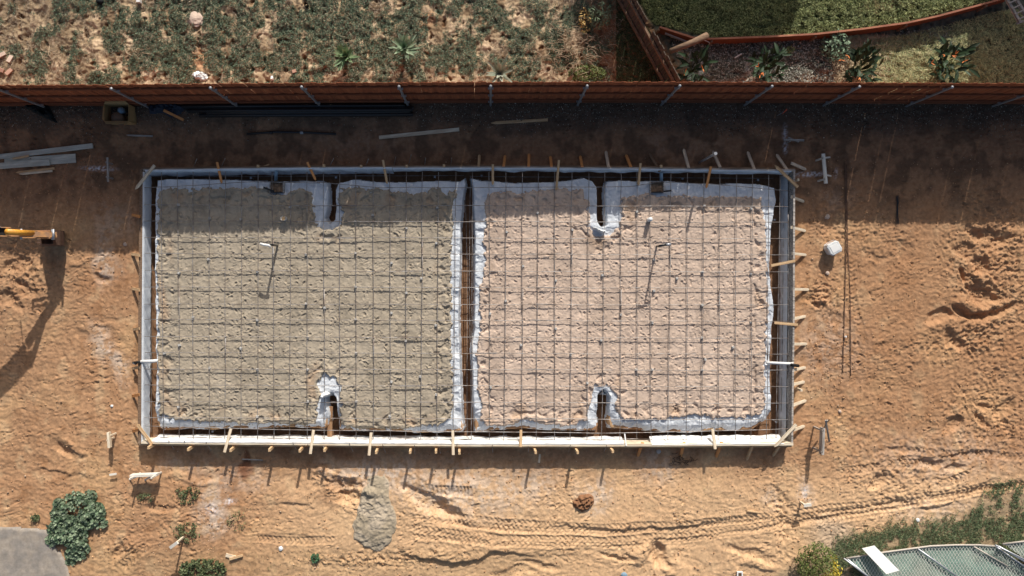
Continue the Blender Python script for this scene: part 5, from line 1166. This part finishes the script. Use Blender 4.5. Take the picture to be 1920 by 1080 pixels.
bush('dry_plant', 1096, 42, .18, 110, .08, ((.40,.25,.08), (.62,.42,.16)), 'yellowing dry plant left of the grey green shrub', 'plant', .3, .35, .6, 1.8, .0, seed=13)
bush('broadleaf_shrub', 1558, 92, .34, 330, .085, ((.10,.16,.10), (.20,.27,.18)), 'blue green broadleaf shrub against the low plank fence', 'shrub', .45, .6, .5, 1.1, .1, seed=14)
bush('small_succulent', 1477, 96, .13, 90, .06, ((.14,.22,.08), (.28,.34,.14)), 'tiny bright green plant on the grey mulch', 'plant', .15, .35, .6, .8, .0, seed=15)
bush('weed_clump', 1100, 140, .5, 900, .05, ((.08,.12,.03), (.18,.20,.07)), 'yellow green weed patch touching the main fence', 'weed', .15, .5, .6, .45, .3, seed=16)
# dead tangled twigs
mb = MB()
for k in range(170):
    x, y = random.gauss(1075, 30), random.gauss(98, 20); a = random.uniform(0, 6.28); L = random.uniform(8, 26)
    if y > 145: continue
    pts = [PG(x + math.cos(a + s * .4) * L * s, y + math.sin(a + s * .4) * L * s * .7, .04 + .12 * math.sin(s * 3.1) + random.uniform(0, .05)) for s in (0, .35, .7, 1)]; mb.tube(pts, .006, 4)
M['twig'] = mat('dry_twig', (.46,.36,.25), .8, .2, 20)
tag(mb.build('dead_branches', M['twig']), 'tangle of dead tan branches above the main fence', 'branches', None, 'stuff')
for i, (x, y, s, lab) in enumerate([(100,110,1,'dead twig tangle near the left bricks'),(250,100,.8,'dead grey twigs among the green weeds')]):
    mb = MB()
    for k in range(16):
        a = random.uniform(0, 6.28); L = random.uniform(8, 30) * s; x0 = x + random.uniform(-12, 12); y0 = y + random.uniform(-12, 12)
        mb.tube([PG(x0, y0, .05), PG(x0 + math.cos(a) * L * .5, y0 + math.sin(a) * L * .5, .1), PG(x0 + math.cos(a + .3) * L, y0 + math.sin(a + .3) * L, .05)], .006, 4)
    tag(mb.build('dead_branches', M['twig']), lab, 'branches', None, 'stuff')

# ------------------------------------------------------------------ odds and ends in the yard
def rock(name, px, py, r, m, label, cat, flat=.6, seed=1, sub=2, ell=1.0):
    import bmesh
    bm = bmesh.new(); bmesh.ops.create_icosphere(bm, subdivisions=3, radius=1)
    co = np.array([v.co[:] for v in bm.verts]); n = 1 + .22 * fbm(co[:, 0] + seed * 7, co[:, 1] + co[:, 2] * 1.7, .8, 2, seed); co = co * n[:, None] * np.array((r * ell, r, r * flat))
    for v, c in zip(bm.verts, co): v.co = c
    me = bpy.data.meshes.new(name); bm.to_mesh(me); bm.free(); me.materials.append(M[m]); o = bpy.data.objects.new(name, me); COL.objects.link(o)
    for p in me.polygons: p.use_smooth = False
    o.location = PG(px, py, r * flat * .45); tag(o, label, cat); return o
rock('rock', 368, 37, .19, 'rock', 'flat pale pinkish rock among the green weeds', 'rock', .35, 2, ell=1.1)
crumple(384, 149, [(-14,-2),(-6,-9),(4,-8),(12,-4),(14,6),(4,9),(-8,8)], .09, .07, 'rag', 'white_rag', 'crumpled white rag just behind the main fence', 'rag', 15, .08)
o = MB().tube([PG(576,12,.0), PG(576,12,.10)], .055, 12, caps=False).build('open_pipe', M['dark'], None, True); tag(o, 'open dark pipe end in the weeds at the top', 'pipe')
o = MB().box(PG(553,135,.05), (.10,.08,.09), Matrix.Rotation(.3, 3, 'Z')).build('brick', M['brick']); tag(o, 'small pink brick beside the dry grass', 'brick', 'bricks in the yard')
stick('white_peg', PG(511,144,.02), PG(513,152,.14), .05, .05, M['pvc'], 'small white peg behind the main fence', 'peg')
o = MB().box(PG(264,3,.08), (.09,.13,.12)).build('white_block', M['white']); tag(o, 'small white block at the top edge of the yard', 'block')
o = MB().tube([PG(184,4,.06), PG(196,6,.08)], .09, 10, radii=[.05,.09]).build('dark_pot', M['darktarp'], None, True); tag(o, 'dark overturned pot at the top edge of the yard', 'pot')
for i, (x, y, rz, lab) in enumerate([(6,104,.6,'pale brick, topmost of the heap at the left edge'),(22,112,1.2,'pale tilted brick right of the heap at the left edge'),(4,132,-.4,'brown brick low in the heap at the left edge'),(20,136,.9,'brown brick nearest the fence in the left heap')]):
    o = MB().box((0, 0, 0), (.19, .09, .06)).build('brick', M['rock'] if i < 2 else M['brick']); o.location = PG(x, y, .06); o.rotation_euler = (.15, .2, rz); tag(o, lab, 'brick', 'bricks in the yard')
stick('lath', PG(1376,110,.06), PG(1388,103,.1), .03, .02, M['wood_white'], 'small white lath lying on the grey mulch', 'lath')
o = MB().tube([PG(1309,80,.3), PG(1325,86,.25), PG(1326,91,.05)], .012, 6).build('thin_white_pipe', M['pvc']); tag(o, 'thin white pipe below the round timber post', 'pipe')
rock('stone', 1452, 110, .10, 'rag', 'white stone between the mulch and the orange flowered plant', 'stone', .5, 5)
rock('stone', 1775, 88, .06, 'rock', 'small pale stone above the rightmost bird of paradise', 'stone', .5, 6)
rock('stone', 527, 1028, .06, 'rag', 'small white stone near the bottom weeds', 'stone', .5, 7)
rock('stone', 210, 761, .035, 'rag', 'tiny white stone left of the slab', 'stone', .6, 8)
rock('stone', 235, 458, .05, 'rock', 'small grey stone at the shadow edge left of the slab', 'stone', .6, 9)
rock('stone', 1551, 512, .05, 'rock', 'small brown stone below the white bucket', 'stone', .7, 10)
rock('stone', 1574, 771, .045, 'rock', 'small pale stone right of the lowest right form braces', 'stone', .7, 11)
rock('stone', 1550, 406, .07, 'rock', 'pale broken stone above the white bucket', 'stone', .6, 12)
rock('stone', 1720, 975, .05, 'rag', 'small white stone in the ragged grass', 'stone', .6, 13)
rock('stone', 1235, 846, .06, 'concrete', 'grey stone in a hollow under the lower form', 'stone', .6, 14)
e = empty('white_bracket', PG(1386, 1076)); tag(e, 'small white square frame piece at the bottom edge', 'bracket')
for c, s in [((-.06,0),(.03,.16)),((.06,0),(.03,.16)),((0,.065),(.09,.03))]: par(MB().box(e.location + Vector((c[0], c[1], .04)), (s[0], s[1], .04)).build('bar', M['pvc']), e)
rock('crumpled_bag', 1170, 1078, .08, 'bluepipe', 'small blue grey crumpled bag at the bottom edge', 'bag', .5, 15)
mb = MB()
for k in range(26):
    x, y = random.gauss(1275, 12), random.gauss(863, 5); a = random.uniform(0, 6.28); mb.tube([PG(x, y, .02), PG(x + math.cos(a) * 5, y + math.sin(a) * 4, .07), PG(x + math.cos(a) * 11, y + math.sin(a) * 7, .02)], .008, 4)
tag(mb.build('root_tangle', M['bark']), 'tangle of dark roots in the shade below the lower form', 'roots', None, 'stuff')

# ------------------------------------------------------------------ chain link panels
def link_panel(quad, label, cols, zb, inner, lam=.085, wrap=True):
    """quad: px corners TL, TR, BR, BL at height zb"""
    e = empty('chain_link_panel', P(*quad[0], 0)); tag(e, label, 'chain link panel', 'chain link panels in the lower right corner')
    Q = [P(x, y, zb) for x, y in quad]
    tl, tr, br, bl = Q
    top = [P(x, y, zb) for x, y in cols]
    par(MB().tube(top, .026, 8).build('frame_rail', M['galv2'], None, True), e)
    for a, b in ((bl, tl), (tr, br), (br, bl)): par(MB().tube([a, b], .026, 8).build('frame_rail', M['galv'], None, True), e)
    for a, b, m in inner: par(MB().tube([P(*a, zb + .01), P(*b, zb + .01)], .022, 8).build('cross_rail', M[m], None, True), e)
    poly = [(v.x, v.y) for v in top] + [(br.x, br.y), (bl.x, bl.y)]
    a = np.array(poly); 
    # green screen below the mesh
    x0, y0 = a.min(0); x1, y1 = a.max(0); X, Y = np.meshgrid(np.arange(x0, x1, .03), np.arange(y0, y1, .03)); d = poly_sd(X, Y, poly)
    Z = zb - .05 + .012 * fbm(X, Y, .35, 3, 9)
    ny, nx = X.shape; idx = np.arange(nx * ny).reshape(ny, nx); F = np.stack([idx[:-1, :-1], idx[:-1, 1:], idx[1:, 1:], idx[1:, :-1]], -1).reshape(-1, 4); kv = (d > .005).ravel(); F = F[kv[F].all(1)]
    used = np.zeros(nx * ny, bool); used[F.ravel()] = True; mp = np.cumsum(used) - 1
    par(raw('screen_cloth', np.stack([X, Y, Z], -1).reshape(-1, 3)[used], mp[F], M['cloth_green'], smooth=True), e)
    # wires: zigzag strands clipped to the polygon
    mb = MB(); cx = (x0 + x1) / 2
    for s in (-1, 1):
        for c in np.arange(x0 - (y1 - y0) * 2, x1 + (y1 - y0) * 2, lam):
            pts = []
            ys = np.linspace(y0, y1, 40); xs = c + s * (ys - y0) * .62 + .012 * np.sin(ys * 40); dd = poly_sd(xs, ys, poly) > .0
            run = []
            for k in range(40):
                if dd[k]: run.append((xs[k], ys[k], zb + (.004 * s)))
                if (not dd[k] or k == 39):
                    if len(run) > 1: mb.tube([run[0], run[len(run)//2], run[-1]] if len(run) > 2 else run, .0052, 3, caps=False)
                    run = []
    par(mb.build('wire_mesh', M['wire']), e)
M['galv2'] = mat('weathered_rail', (.46,.42,.37), .6, .15, 15, metal=.2)
M['wire'] = mat('pale_wire', (.74,.74,.68), .5, .1, 20, metal=.1)
link_panel([(1587,1047),(1866,1024),(1990,1110),(1680,1125)], 'large chain link panel with green screen under the white board', [(1587,1047),(1625,1041),(1655,1036),(1700,1030),(1745,1024),(1790,1022),(1835,1022),(1866,1024)], .30, [((1721,1029),(1810,1092),'galv'),((1826,1025),(1888,1061),'galv2'),((1582,1047),(1650,1098),'galv')])
link_panel([(1872,1024),(1990,1006),(2060,1080),(1960,1075)], 'smaller overlapping chain link panel in the lower right corner', [(1880,1020),(1930,1014),(1990,1006)], .46, [((1866,1022),(1960,1068),'galv')])
bp = [P(1617,1029,.42), P(1641,1024,.42), P(1681,1066,.42), P(1656,1072,.42)]
mb = MB().prism([(p.x, p.y) for p in bp][::-1], .395, .42)
y_ = [v.y for v in mb.v]; mb.v = [Vector((v.x, v.y, v.z - .02 + .16 * (max(y_) - v.y) / (max(y_) - min(y_)))) for v in mb.v]
tag(mb.build('white_board', M['white']), 'plain white rectangular board lying on the chain link panel', 'board')

# ------------------------------------------------------------------ trees beyond the frame that shade the top right yard
def tree(px, py, z, R, n, label, ry=1.0, size=.16):
    p = P(px, py); e = empty('shade_tree', p); tag(e, label, 'tree', 'trees beyond the yard')
    th = RS.uniform(0, 6.283, n); ph = np.arccos(RS.uniform(-1, 1, n)); q = RS.uniform(.35, 1, n) ** .5
    c = np.stack([R * q * np.sin(ph) * np.cos(th), R * ry * q * np.sin(ph) * np.sin(th), z + R * .55 * q * np.cos(ph)], -1)
    nz = fbm(c[:, 0], c[:, 1] + c[:, 2], .7, 2, int(px) % 50); c = c[nz > -.55]; n = len(c)
    leaf_cloud('crown', c, RS.uniform(.6, 1.3, n) * size, gcol(n, (.04,.07,.025), (.10,.14,.05)), .7, .6, M['leaf'], parent=e)
    mb = MB().tube([(0, 0, -.1), (.03, .02, z * .5), (0, 0, z)], .12, 8, radii=[.16, .12, .07])
    for k in range(6): a = k * 1.05; mb.tube([(0, 0, z * .7), (math.cos(a) * R * .5, math.sin(a) * R * ry * .5, z), (math.cos(a) * R * .8, math.sin(a) * R * ry * .8, z + .2)], .04, 5, radii=[.06, .04, .015])
    mb.build('trunk', M['bark'], e)
tree(1430, -440, 3.6, 2.3, 20000, 'leafy tree beyond the upper frame edge shading the lawn', .5)
tree(2010, -250, 2.7, 1.8, 20000, 'leafy tree beyond the upper right corner shading the border', 1.2)

# ------------------------------------------------------------------ light, sky, camera
d = Vector((-.22, -1.0, -.57)).normalized()
sun = bpy.data.lights.new('sun', 'SUN'); sun.energy = 4.5; sun.angle = math.radians(.55); sun.color = (1.0, .945, .87)
so = bpy.data.objects.new('sun', sun); COL.objects.link(so); so.rotation_euler = d.to_track_quat('-Z', 'Y').to_euler(); so.location = (4, 12, 10)
w = bpy.data.worlds.new('World'); sc.world = w; w.use_nodes = True
N, L = w.node_tree.nodes, w.node_tree.links
sky = N.new('ShaderNodeTexSky'); sky.sky_type = 'NISHITA'; sky.sun_disc = False; sky.sun_elevation = math.radians(29.1); sky.sun_rotation = math.radians(12.4); sky.dust_density = 4.0; sky.ozone_density = .6
L.new(sky.outputs['Color'], N['Background'].inputs['Color']); N['Background'].inputs['Strength'].default_value = .086
cam = bpy.data.cameras.new('camera'); co = bpy.data.objects.new('camera', cam); COL.objects.link(co); co.location = (0, 0, CAMZ); co.rotation_euler = (0, 0, 0)
cam.sensor_width = 36; cam.lens = 36 * CAMZ / (1920 * S0); cam.shift_x = (960 - CX) / 1920; cam.shift_y = -(540 - CY) / 1920; cam.clip_end = 2000
sc.camera = co
sc.view_settings.view_transform = 'Standard'; sc.view_settings.look = 'None'; sc.view_settings.exposure = 0.10; sc.view_settings.gamma = 1
